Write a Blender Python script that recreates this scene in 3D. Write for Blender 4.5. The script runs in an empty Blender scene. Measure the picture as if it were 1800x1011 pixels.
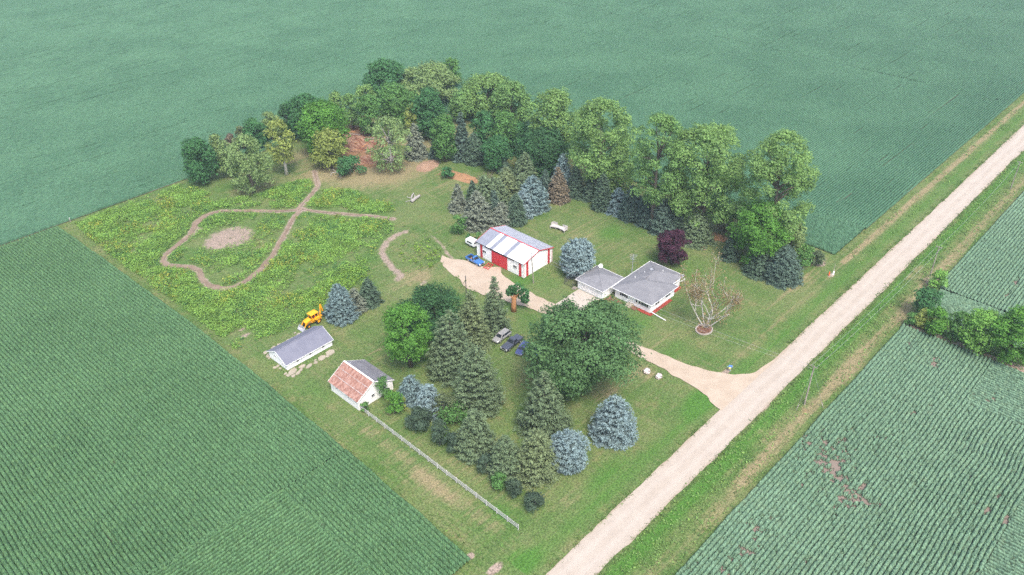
import bpy, math, random
import numpy as np
from mathutils import Matrix, Vector

sc = bpy.context.scene
col = sc.collection
R_ = math.radians

# ------------------------------------------------------------------ camera
CAM_H = 112.0
F_PX, PITCH, ROLL, YAW = 1440.0, R_(33.65), R_(1.0), R_(46.1)      # calibrated on the field edges, road and buildings


def cam_axes():
    f = np.array([math.sin(YAW) * math.cos(PITCH), math.cos(YAW) * math.cos(PITCH), -math.sin(PITCH)])
    r = np.array([math.cos(YAW), -math.sin(YAW), 0.0])
    d = np.cross(f, r)
    return np.array([math.cos(ROLL) * r + math.sin(ROLL) * d, -math.sin(ROLL) * r + math.cos(ROLL) * d, f])


CM = cam_axes()
cd = bpy.data.cameras.new('camera')
cam = bpy.data.objects.new('camera', cd)
col.objects.link(cam)
cd.sensor_width = 36.0
cd.lens = F_PX / 1800 * 36.0
cd.clip_start = 1.0
cd.clip_end = 6000.0
m3 = Matrix([[CM[0][i], -CM[1][i], -CM[2][i]] for i in range(3)])
cam.matrix_world = Matrix.Translation((0, 0, CAM_H)) @ m3.to_4x4()
sc.camera = cam

# ------------------------------------------------------------------ light: bright overcast
SUN_EL, SUN_AZ = R_(58), R_(-118)          # azimuth of the direction TOWARDS the sun, from +X counter-clockwise
w = bpy.data.worlds.new('World')
sc.world = w
w.use_nodes = True
nt = w.node_tree
bg = nt.nodes['Background']
sky = nt.nodes.new('ShaderNodeTexSky')
sky.sky_type = 'NISHITA'
sky.sun_disc = False
sky.sun_elevation = SUN_EL
sky.sun_rotation = math.pi / 2 - SUN_AZ
sky.air_density = 1.0
sky.dust_density = 4.0
sky.ozone_density = 1.0
nt.links.new(sky.outputs[0], bg.inputs[0])
bg.inputs[1].default_value = 0.15
sd = bpy.data.lights.new('sun', 'SUN')
sd.energy = 1.5
sd.angle = R_(16)
sd.color = (1.0, 0.96, 0.91)
sun = bpy.data.objects.new('sun', sd)
col.objects.link(sun)
sdir = Vector((math.cos(SUN_AZ) * math.cos(SUN_EL), math.sin(SUN_AZ) * math.cos(SUN_EL), math.sin(SUN_EL)))
sun.rotation_euler = sdir.to_track_quat('Z', 'Y').to_euler()
sun.location = (60, 60, 300)
sc.view_settings.view_transform = 'Standard'
sc.view_settings.look = 'None'
sc.view_settings.exposure = 1.25
sc.view_settings.gamma = 1.0
sc.cycles.max_bounces = 6
sc.cycles.diffuse_bounces = 4
sc.cycles.transmission_bounces = 4
sc.cycles.volume_bounces = 0
sc.cycles.use_denoising = False


# ------------------------------------------------------------------ helpers
def at(px, py, z=0.0):
    """ground (or height z) point seen at pixel px,py of the 1800 x 1011 photograph"""
    v = np.array([(px - 900) / F_PX, (py - 505.5) / F_PX, 1.0]) @ CM
    t = (z - CAM_H) / v[2]
    p = v * t
    return np.array([p[0], p[1], z])


def pix(p):
    c = CM @ (np.asarray(p, float) - np.array([0, 0, CAM_H]))
    return 900 + F_PX * c[0] / c[2], 505.5 + F_PX * c[1] / c[2]


def height_at(base, ty):
    lo, hi = 0.0, 60.0
    for _ in range(40):
        m = (lo + hi) / 2
        if pix((base[0], base[1], m))[1] > ty:
            lo = m
        else:
            hi = m
    return lo


def px_per_m(p):
    c = CM @ (np.asarray(p, float) - np.array([0, 0, CAM_H]))
    return F_PX / c[2]


def vnoise(x, y, scale, seed):
    """smooth value noise 0..1, feature size about `scale` metres"""
    rs = np.random.RandomState(seed)
    n = 256
    t = rs.rand(n, n)
    u, v = x / scale, y / scale
    iu, iv = np.floor(u).astype(int), np.floor(v).astype(int)
    fu, fv = u - iu, v - iv
    fu, fv = fu * fu * (3 - 2 * fu), fv * fv * (3 - 2 * fv)
    a = t[iu % n, iv % n]; b = t[(iu + 1) % n, iv % n]
    c = t[iu % n, (iv + 1) % n]; d = t[(iu + 1) % n, (iv + 1) % n]
    return a * (1 - fu) * (1 - fv) + b * fu * (1 - fv) + c * (1 - fu) * fv + d * fu * fv


def sstep(a, b, x):
    t = np.clip((x - a) / (b - a), 0, 1)
    return t * t * (3 - 2 * t)


def in_poly(x, y, poly):
    inside = np.zeros(np.shape(x), bool)
    n = len(poly)
    for i in range(n):
        x1, y1 = poly[i][:2]; x2, y2 = poly[(i + 1) % n][:2]
        if y1 == y2:
            continue
        c = ((y1 > y) != (y2 > y)) & (x < (x2 - x1) * (y - y1) / (y2 - y1) + x1)
        inside ^= c
    return inside


def dist_line(x, y, pts):
    d = np.full(np.shape(x), 1e9)
    for (x1, y1), (x2, y2) in zip(pts[:-1], pts[1:]):
        dx, dy = x2 - x1, y2 - y1
        L = dx * dx + dy * dy + 1e-9
        t = np.clip(((x - x1) * dx + (y - y1) * dy) / L, 0, 1)
        d = np.minimum(d, np.hypot(x - x1 - t * dx, y - y1 - t * dy))
    return d


def tag(o, label=None, cat=None, group=None, kind=None):
    if label: o['label'] = label
    if cat: o['category'] = cat
    if group: o['group'] = group
    if kind: o['kind'] = kind
    return o


def empty(name, loc=(0, 0, 0), rz=0.0):
    o = bpy.data.objects.new(name, None)
    o.empty_display_size = 0.5
    o.location = loc
    o.rotation_euler = (0, 0, rz)
    col.objects.link(o)
    return o


def link(name, me, mat, parent=None):
    o = bpy.data.objects.new(name, me)
    for m in (mat if isinstance(mat, (list, tuple)) else [mat]):
        me.materials.append(m)
    col.objects.link(o)
    if parent is not None:
        o.parent = parent
    return o


def np_mesh(name, V, Fq, tint=None, smooth=False, colors=None):
    """V (N,3) float, Fq (M,k) int"""
    me = bpy.data.meshes.new(name)
    V = np.ascontiguousarray(V, np.float32); Fq = np.ascontiguousarray(Fq, np.int32)
    M, k = Fq.shape
    me.vertices.add(len(V)); me.vertices.foreach_set('co', V.ravel())
    me.loops.add(M * k); me.loops.foreach_set('vertex_index', Fq.ravel())
    me.polygons.add(M)
    me.polygons.foreach_set('loop_start', np.arange(0, M * k, k, dtype=np.int32))
    me.polygons.foreach_set('loop_total', np.full(M, k, np.int32))
    me.polygons.foreach_set('use_smooth', np.full(M, smooth, bool))
    me.update(calc_edges=True)
    if tint is not None:
        a = me.attributes.new('tint', 'FLOAT', 'POINT')
        a.data.foreach_set('value', np.ascontiguousarray(tint, np.float32))
    if colors is not None:
        for nm, arr in colors.items():
            a = me.attributes.new(nm, 'FLOAT_COLOR', 'POINT')
            a.data.foreach_set('color', np.ascontiguousarray(arr, np.float32).ravel())
    return me


class MB:
    """collects boxes, prisms, tubes and lofts, then links them as ONE mesh object"""
    def __init__(s):
        s.v, s.f = [], []

    def add(s, vs, fs):
        n = len(s.v)
        s.v += [tuple(map(float, p)) for p in vs]
        s.f += [tuple(i + n for i in f) for f in fs]
        return s

    def box(s, x0, x1, y0, y1, z0, z1):
        return s.add([(x0, y0, z0), (x1, y0, z0), (x1, y1, z0), (x0, y1, z0), (x0, y0, z1), (x1, y0, z1), (x1, y1, z1), (x0, y1, z1)],
                     [(0, 3, 2, 1), (4, 5, 6, 7), (0, 1, 5, 4), (1, 2, 6, 5), (2, 3, 7, 6), (3, 0, 4, 7)])

    def beam(s, a, b, wd, ht=None):
        a, b = Vector(a), Vector(b)
        ht = ht or wd
        d = (b - a).normalized()
        up = Vector((0, 0, 1)) if abs(d.z) < .95 else Vector((1, 0, 0))
        r = d.cross(up).normalized() * wd / 2
        u = r.cross(d).normalized() * ht / 2
        vs = [p + i * r + j * u for p in (a, b) for i, j in ((-1, -1), (1, -1), (1, 1), (-1, 1))]
        return s.add(vs, [(0, 1, 2, 3), (7, 6, 5, 4), (0, 4, 5, 1), (1, 5, 6, 2), (2, 6, 7, 3), (3, 7, 4, 0)])

    def tube(s, pts, rad, n=7, cap=True):
        pts = [Vector(p) for p in pts]
        rad = rad if isinstance(rad, (list, tuple, np.ndarray)) else [rad] * len(pts)
        vs, fs = [], []
        for i, p in enumerate(pts):
            d = (pts[min(i + 1, len(pts) - 1)] - pts[max(i - 1, 0)])
            d = d.normalized() if d.length > 1e-6 else Vector((0, 0, 1))
            up = Vector((0, 0, 1)) if abs(d.z) < .9 else Vector((1, 0, 0))
            a = d.cross(up).normalized(); b = d.cross(a).normalized()
            for k in range(n):
                t = 2 * math.pi * k / n
                vs.append(p + (a * math.cos(t) + b * math.sin(t)) * float(rad[i]))
        for i in range(len(pts) - 1):
            for k in range(n):
                k2 = (k + 1) % n
                fs.append((i * n + k, i * n + k2, (i + 1) * n + k2, (i + 1) * n + k))
        if cap:
            fs.append(tuple(range(n))[::-1]); fs.append(tuple(range((len(pts) - 1) * n, len(pts) * n)))
        return s.add(vs, fs)

    def prism(s, poly, axis, a, b):
        """extrude a 2-D polygon along axis ('x': poly is y,z; 'y': poly is x,z; 'z': poly is x,y) from a to b"""
        mk = {'x': lambda p, t: (t, p[0], p[1]), 'y': lambda p, t: (p[0], t, p[1]), 'z': lambda p, t: (p[0], p[1], t)}[axis]
        n = len(poly)
        vs = [mk(p, a) for p in poly] + [mk(p, b) for p in poly]
        fs = [tuple(range(n))[::-1], tuple(range(n, 2 * n))] + [(i, (i + 1) % n, n + (i + 1) % n, n + i) for i in range(n)]
        return s.add(vs, fs)

    def loft(s, stations):
        """stations: (x, [(halfwidth, z), ...]) mirrored in y, closed sections"""
        k = len(stations[0][1])
        vs, fs = [], []
        for x, sec in stations:
            vs += [(x, -hw, z) for hw, z in sec] + [(x, hw, z) for hw, z in reversed(sec)]
        m = 2 * k
        for i in range(len(stations) - 1):
            for j in range(m):
                j2 = (j + 1) % m
                fs.append((i * m + j, i * m + j2, (i + 1) * m + j2, (i + 1) * m + j))
        fs.append(tuple(range(m))[::-1]); fs.append(tuple(range((len(stations) - 1) * m, len(stations) * m)))
        return s.add(vs, fs)

    def wheel(s, x, y, z, r, wd, n=20):
        vs, fs = [], []
        for yy, rr in ((y - wd / 2, r * .86), (y - wd * .4, r), (y + wd * .4, r), (y + wd / 2, r * .86)):
            for k in range(n):
                t = 2 * math.pi * k / n
                vs.append((x + rr * math.cos(t), yy, z + rr * math.sin(t)))
        for i in range(3):
            for k in range(n):
                k2 = (k + 1) % n
                fs.append((i * n + k, i * n + k2, (i + 1) * n + k2, (i + 1) * n + k))
        fs.append(tuple(range(n))); fs.append(tuple(range(3 * n, 4 * n))[::-1])
        return s.add(vs, fs)

    def blob(s, c, r, seed=0, amp=.15, nu=12, nv=8, flat=1.0):
        rs = np.random.RandomState(seed)
        vs, fs = [], []
        for j in range(nv + 1):
            ph = math.pi * j / nv
            for i in range(nu):
                t = 2 * math.pi * i / nu
                q = 1 + amp * (rs.rand() - .5) * 2
                vs.append((c[0] + r[0] * q * math.sin(ph) * math.cos(t), c[1] + r[1] * q * math.sin(ph) * math.sin(t), c[2] + r[2] * q * math.cos(ph)))
        for j in range(nv):
            for i in range(nu):
                i2 = (i + 1) % nu
                fs.append((j * nu + i, (j + 1) * nu + i, (j + 1) * nu + i2, j * nu + i2))
        return s.add(vs, fs)

    def build(s, name, mat, parent=None, bevel=0.0, smooth=False):
        me = bpy.data.meshes.new(name)
        me.from_pydata(s.v, [], s.f)
        import bmesh
        bm = bmesh.new(); bm.from_mesh(me)
        bmesh.ops.recalc_face_normals(bm, faces=bm.faces)
        bm.to_mesh(me); bm.free()
        if smooth:
            me.polygons.foreach_set('use_smooth', [True] * len(me.polygons))
        o = link(name, me, mat, parent)
        if bevel:
            b = o.modifiers.new('bevel', 'BEVEL'); b.width = bevel; b.segments = 2; b.limit_method = 'ANGLE'
        return o


# ------------------------------------------------------------------ materials
class NT:
    def __init__(s, name, rough=.85, spec=.2, metal=0.0):
        s.m = bpy.data.materials.new(name); s.m.use_nodes = True
        s.t = s.m.node_tree; s.b = s.t.nodes['Principled BSDF']
        s.b.inputs['Roughness'].default_value = rough
        s.b.inputs['Specular IOR Level'].default_value = spec
        s.b.inputs['Metallic'].default_value = metal

    def n(s, typ, **kw):
        nd = s.t.nodes.new(typ)
        for k, v in kw.items():
            setattr(nd, k, v)
        return nd

    def l(s, a, b):
        s.t.links.new(a, b)

    def pos(s, scale=(1, 1, 1), rot=0.0, obj=False):
        g = s.n('ShaderNodeTexCoord').outputs['Object'] if obj else s.n('ShaderNodeNewGeometry').outputs['Position']
        mp = s.n('ShaderNodeMapping'); mp.inputs['Scale'].default_value = scale; mp.inputs['Rotation'].default_value = (0, 0, rot)
        s.l(g, mp.inputs[0])
        return mp.outputs[0]

    def noise(s, scale, vec=None, detail=3, rough=.55):
        nd = s.n('ShaderNodeTexNoise'); nd.inputs['Scale'].default_value = scale
        nd.inputs['Detail'].default_value = detail; nd.inputs['Roughness'].default_value = rough
        s.l(vec if vec is not None else s.pos(), nd.inputs['Vector'])
        return nd.outputs['Fac']

    def ramp(s, fac, a, b, va=0.0, vb=1.0):
        nd = s.n('ShaderNodeMapRange'); nd.interpolation_type = 'SMOOTHSTEP'
        for i, v in zip((1, 2, 3, 4), (a, b, va, vb)):
            nd.inputs[i].default_value = v
        s.l(fac, nd.inputs[0])
        return nd.outputs[0]

    def mix(s, fac, a, b, mode='MIX'):
        nd = s.n('ShaderNodeMix', data_type='RGBA', blend_type=mode)
        for k, v in ((0, fac), (6, a), (7, b)):
            if hasattr(v, 'links') or hasattr(v, 'is_linked'):
                s.l(v, nd.inputs[k])
            else:
                nd.inputs[k].default_value = v if k == 0 else (*v, 1)
        return nd.outputs[2]

    def math(s, op, a, b=0.0):
        nd = s.n('ShaderNodeMath', operation=op)
        for k, v in ((0, a), (1, b)):
            if hasattr(v, 'is_linked'):
                s.l(v, nd.inputs[k])
            else:
                nd.inputs[k].default_value = v
        return nd.outputs[0]

    def attr(s, name):
        nd = s.n('ShaderNodeAttribute'); nd.attribute_name = name
        return nd

    def color(s, c):
        if hasattr(c, 'is_linked'):
            s.l(c, s.b.inputs['Base Color'])
        else:
            s.b.inputs['Base Color'].default_value = (*c, 1)
        return s

    def bump(s, h, strength=.4, dist=.05):
        nd = s.n('ShaderNodeBump'); nd.inputs['Strength'].default_value = strength; nd.inputs['Distance'].default_value = dist
        s.l(h, nd.inputs['Height']); s.l(nd.outputs[0], s.b.inputs['Normal'])
        return s


def surf(name, c, rough=.8, spec=.2, metal=0.0, var=.18, scale=3.0, obj=True):
    """painted or plain surface with slight mottling"""
    t = NT(name, rough, spec, metal)
    f = t.noise(scale, t.pos(obj=obj), 4)
    lo = tuple(x * (1 - var) for x in c); hi = tuple(min(1, x * (1 + var)) for x in c)
    t.color(t.mix(t.ramp(f, .3, .7), lo, hi))
    return t.m


def foliage(name, lo=.74, hi=1.3, trans=.38, yellow=.35):
    t = NT(name, .75, .15)
    oi = t.n('ShaderNodeObjectInfo')
    tint = t.attr('tint').outputs['Fac']
    br = t.ramp(tint, 0, 1, lo, hi)
    nd = t.n('ShaderNodeVectorMath', operation='SCALE')
    t.l(oi.outputs['Color'], nd.inputs[0]); t.l(br, nd.inputs['Scale'])
    warm = t.mix(1.0, nd.outputs[0], (1.16, 1.05, .78), 'MULTIPLY')
    f = t.ramp(t.noise(.55, t.pos(), 2), .45, .75, 0, yellow)
    t.color(t.mix(f, nd.outputs[0], warm))
    tr = t.n('ShaderNodeBsdfTranslucent'); ms = t.n('ShaderNodeMixShader'); ms.inputs[0].default_value = trans
    src = t.b.inputs['Base Color'].links[0].from_socket
    t.l(src, tr.inputs[0]); t.l(t.b.outputs[0], ms.inputs[1]); t.l(tr.outputs[0], ms.inputs[2])
    t.l(ms.outputs[0], t.t.nodes['Material Output'].inputs[0])
    return t.m


M = {}
M['leaf'] = foliage('leaf')
M['needle'] = foliage('needle', .6, 1.5, .22, .25)
M['weed'] = foliage('weed', .5, 1.5, .25, .6)


def bark_mat(name, a, b):
    t = NT(name, .95, .1)
    t.color(t.mix(t.noise(2.2, t.pos((1, 1, .3), obj=True), 5), a, b))
    return t.m


M['bark'] = bark_mat('bark', (.055, .045, .035), (.16, .14, .115))
M['pale_bark'] = bark_mat('pale_bark', (.38, .35, .32), (.62, .60, .56))
M['rust_bark'] = bark_mat('rust_bark', (.30, .12, .045), (.46, .26, .13))


def ground_mat():
    t = NT('mown_grass', .95, .1)
    P = t.pos()
    mk = t.n('ShaderNodeSeparateColor'); a = t.attr('mask'); t.l(a.outputs['Color'], mk.inputs[0])
    dry, dirt, lush = mk.outputs[0], mk.outputs[1], mk.outputs[2]
    orange = a.outputs['Alpha']
    n1 = t.noise(.07, P, 4, .6)
    n2 = t.noise(.5, P, 4, .65)
    n3 = t.noise(3.0, P, 3, .7)
    sx = t.noise(1.0, t.pos((.05, 1.3, 1)), 3, .6)
    sy = t.noise(1.0, t.pos((1.3, .05, 1)), 3, .6)
    base = t.mix(t.ramp(n1, .35, .65), (.066, .124, .032), (.118, .150, .056))
    n0 = t.noise(.19, P, 5, .7)
    base = t.mix(t.ramp(n0, .5, .68, 0, .65), base, (.165, .155, .07))
    base = t.mix(t.ramp(n0, .48, .30, 0, .5), base, (.048, .105, .028))
    base = t.mix(t.ramp(n2, .35, .75, 0, .5), base, (.085, .145, .034))
    base = t.mix(t.ramp(t.math('MULTIPLY', sx, sy), .22, .42, 0, .5), base, (.165, .158, .08))
    base = t.mix(t.ramp(t.math('ADD', lush, t.math('MULTIPLY', t.math('SUBTRACT', sx, .5), .8)), .25, .8), base, (.060, .142, .026))
    dr = t.math('ADD', dry, t.math('MULTIPLY', t.math('SUBTRACT', t.math('ADD', n2, sx), 1.0), .8))
    base = t.mix(t.ramp(dr, .25, .9, 0, .9), base, (.23, .185, .105))
    dt = t.math('ADD', dirt, t.math('MULTIPLY', t.math('SUBTRACT', n2, .5), .9))
    base = t.mix(t.ramp(dt, .35, .75), base, t.mix(n2, (.21, .16, .125), (.31, .245, .20)))
    og = t.math('ADD', orange, t.math('MULTIPLY', t.math('SUBTRACT', n2, .5), .9))
    base = t.mix(t.ramp(og, .35, .75), base, t.mix(n2, (.16, .08, .045), (.27, .16, .09)))
    base = t.mix(t.ramp(n3, .3, .7), t.mix(1.0, base, (.55, .58, .55), 'MULTIPLY'), t.mix(1.0, base, (1.4, 1.38, 1.4), 'MULTIPLY'))
    t.color(base)
    t.bump(n3, .7, .12)
    return t.m


def gravel_mat(name, a, b, c, track=None):
    t = NT(name, .95, .15)
    n1 = t.noise(.25, t.pos(), 4, .6); n2 = t.noise(5.0, t.pos(), 3, .7)
    cc = t.mix(t.ramp(n1, .3, .7), a, b)
    if track:
        f = t.noise(1.0, t.pos(track), 4, .55)
        cc = t.mix(t.ramp(f, .4, .65, 0, .8), cc, c)
    cc = t.mix(t.ramp(n2, .3, .7), t.mix(1.0, cc, (.86, .85, .84), 'MULTIPLY'), t.mix(1.0, cc, (1.1, 1.1, 1.1), 'MULTIPLY'))
    t.color(cc).bump(n2, .5, .04)
    return t.m


def crop_mat(name, a, b, lo=.72, hi=1.30):
    t = NT(name, .7, .25)
    tint = t.attr('tint').outputs['Fac']
    n1 = t.noise(.035, t.pos(), 4, .6); n2 = t.noise(.9, t.pos(), 3, .6)
    c = t.mix(t.ramp(n1, .3, .7), a, b)
    c = t.mix(t.ramp(n2, .45, .8, 0, .3), c, tuple(x * y for x, y in zip(b, (1.5, 1.15, .9))))
    v = t.ramp(tint, 0, 1, lo, hi)
    nd = t.n('ShaderNodeVectorMath', operation='SCALE'); t.l(c, nd.inputs[0]); t.l(v, nd.inputs['Scale'])
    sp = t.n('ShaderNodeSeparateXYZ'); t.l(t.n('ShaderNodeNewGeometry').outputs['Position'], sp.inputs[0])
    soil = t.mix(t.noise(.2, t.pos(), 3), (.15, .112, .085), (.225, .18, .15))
    soil_shade = t.mix(t.ramp(sp.outputs[2], .045, .09), soil, (.060, .055, .036))  # dry soil, then dark brown stems with row-gap shade painted in by height
    t.color(t.mix(t.ramp(sp.outputs[2], .10, .26), soil_shade, nd.outputs[0]))
    return t.m


M['ground'] = ground_mat()
def road_mat():
    t = NT('pale_gravel', .95, .15)
    P = t.pos()
    sp = t.n('ShaderNodeSeparateXYZ'); t.l(P, sp.inputs[0])
    wob = t.math('MULTIPLY', t.math('SUBTRACT', t.noise(.06, P, 3), .5), 1.6)
    d = t.math('ABSOLUTE', t.math('ADD', t.math('SUBTRACT', sp.outputs[1], 52.15), wob))
    tr = t.math('ABSOLUTE', t.math('SUBTRACT', d, 1.15))
    n1 = t.noise(.35, P, 5, .65); n2 = t.noise(5.0, P, 3, .7); n3 = t.noise(1.0, t.pos((.08, .8, 1)), 3)
    c = t.mix(t.ramp(n1, .3, .7), (.345, .295, .245), (.385, .335, .28))
    c = t.mix(t.ramp(tr, .1, .9, .35, 0), c, (.435, .385, .335))
    c = t.mix(t.ramp(d, 2.5, 3.4, 0, .7), c, (.30, .235, .17))
    c = t.mix(t.ramp(n3, .45, .75, 0, .2), c, (.42, .37, .32))
    c = t.mix(t.ramp(n2, .3, .7), t.mix(1.0, c, (.88, .88, .87), 'MULTIPLY'), t.mix(1.0, c, (1.09, 1.09, 1.09), 'MULTIPLY'))
    t.color(c).bump(n2, .5, .04)
    return t.m


M['road'] = road_mat()
M['drive'] = gravel_mat('tan_gravel', (.36, .29, .22), (.41, .34, .265), (.6, .5, .4), None)
M['concrete'] = gravel_mat('concrete', (.39, .34, .285), (.43, .385, .335), (.5, .5, .5), None)
M['slab'] = gravel_mat('old_concrete', (.27, .24, .18), (.35, .31, .245), (.5, .5, .5), None)
M['track'] = gravel_mat('dirt_track', (.17, .125, .09), (.245, .185, .14), (.3, .3, .3), None)
M['soil_strip'] = gravel_mat('dry_soil', (.27, .19, .15), (.38, .28, .24), (.3, .3, .3), None)
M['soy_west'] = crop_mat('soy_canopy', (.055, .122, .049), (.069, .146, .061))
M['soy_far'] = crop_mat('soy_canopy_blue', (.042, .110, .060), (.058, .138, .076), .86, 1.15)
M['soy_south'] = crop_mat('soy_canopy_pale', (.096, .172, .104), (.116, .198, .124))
M['white'] = surf('white_siding', (.80, .80, .79), .6, .3, var=.04)
M['white_worn'] = surf('worn_white_boards', (.74, .73, .71), .8, .2, var=.10, scale=1.5)
M['red'] = surf('red_steel', (.50, .035, .045), .45, .4, var=.08)
M['dark_glass'] = surf('dark_window_glass', (.02, .025, .032), .15, .5, var=.2)
M['black'] = surf('black_plastic', (.02, .02, .022), .5, .4)
M['tyre'] = surf('tyre_rubber', (.025, .025, .025), .85, .2)
M['rim'] = surf('wheel_rim', (.55, .55, .55), .35, .5, .6)
M['chrome'] = surf('bright_trim', (.7, .7, .7), .25, .5, .8, var=.05)
M['wood_pole'] = surf('weathered_pole', (.26, .23, .20), .9, .1, var=.3, scale=2)
M['dark_pole'] = surf('dark_pole', (.09, .085, .085), .9, .1, var=.3, scale=2)
M['grey_metal'] = surf('galvanised_steel', (.42, .43, .46), .45, .4, .3, var=.1)
M['mulch_red'] = surf('red_mulch', (.26, .05, .035), .95, .1, var=.4, scale=6)
M['mulch'] = surf('brown_mulch', (.17, .09, .06), .95, .1, var=.45, scale=5)
M['stone'] = surf('pale_stone', (.38, .34, .31), .9, .1, var=.4, scale=2.5)
M['yellow'] = surf('machine_yellow', (.80, .36, .012), .45, .4, var=.1)
M['fence'] = surf('greyed_white_paint', (.46, .45, .44), .8, .2, var=.15, scale=4)
M['deadwood'] = surf('bleached_wood', (.31, .29, .27), .9, .1, var=.25, scale=3)
M['wire'] = surf('aluminium_wire', (.45, .45, .45), .5, .4, .5)


# ------------------------------------------------------------------ ground
PXT = lambda x, y: tuple(at(100 + x / 2.973, 280 + y / 2.973)[:2])
TRACK_LOOP = [PXT(*p) for p in [(1345, 60), (1365, 140), (1320, 195), (1255, 265), (1160, 272), (1000, 268), (850, 270), (780, 290), (725, 330), (705, 390), (640, 440), (575, 490), (553, 530), (580, 553), (640, 557), (700, 562), (745, 582), (757, 622), (790, 655), (860, 680), (930, 665), (1000, 630), (1060, 580), (1130, 500), (1190, 390), (1240, 300), (1285, 255)]]
TRACK_E = [PXT(*p) for p in [(1290, 262), (1350, 272), (1500, 285), (1650, 297), (1760, 312)]]
TRACK_S = [tuple(at(*p)[:2]) for p in [(712, 407), (697, 413), (681, 424), (671, 438), (675, 452), (687, 468), (700, 480)]]
TRACK_Y = [tuple(at(*p)[:2]) for p in [(758, 413), (775, 428), (786, 445), (796, 455)]]
YARD_C = PXT(905, 408)

GRAVEL_N = [tuple(at(*p)[:2]) for p in [(777, 449), (793, 455), (815, 457), (845, 468), (862, 470), (879, 469), (880, 480), (897, 493), (925, 511), (952, 524), (981, 539)]]
GRAVEL_S = [tuple(at(*p)[:2]) for p in [(774, 460), (790, 478), (805, 490), (820, 506), (843, 516), (861, 522), (885, 528), (905, 533), (930, 541), (960, 552), (985, 560), (1030, 578), (1080, 603), (1112, 622), (1150, 640), (1195, 664), (1232, 688), (1257, 714)]]
DRIVE_N = [tuple(at(*p)[:2]) for p in [(990, 545), (1040, 565), (1085, 590), (1120, 605), (1160, 621), (1205, 640), (1245, 652), (1290, 659), (1322, 657), (1345, 642)]]


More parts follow.
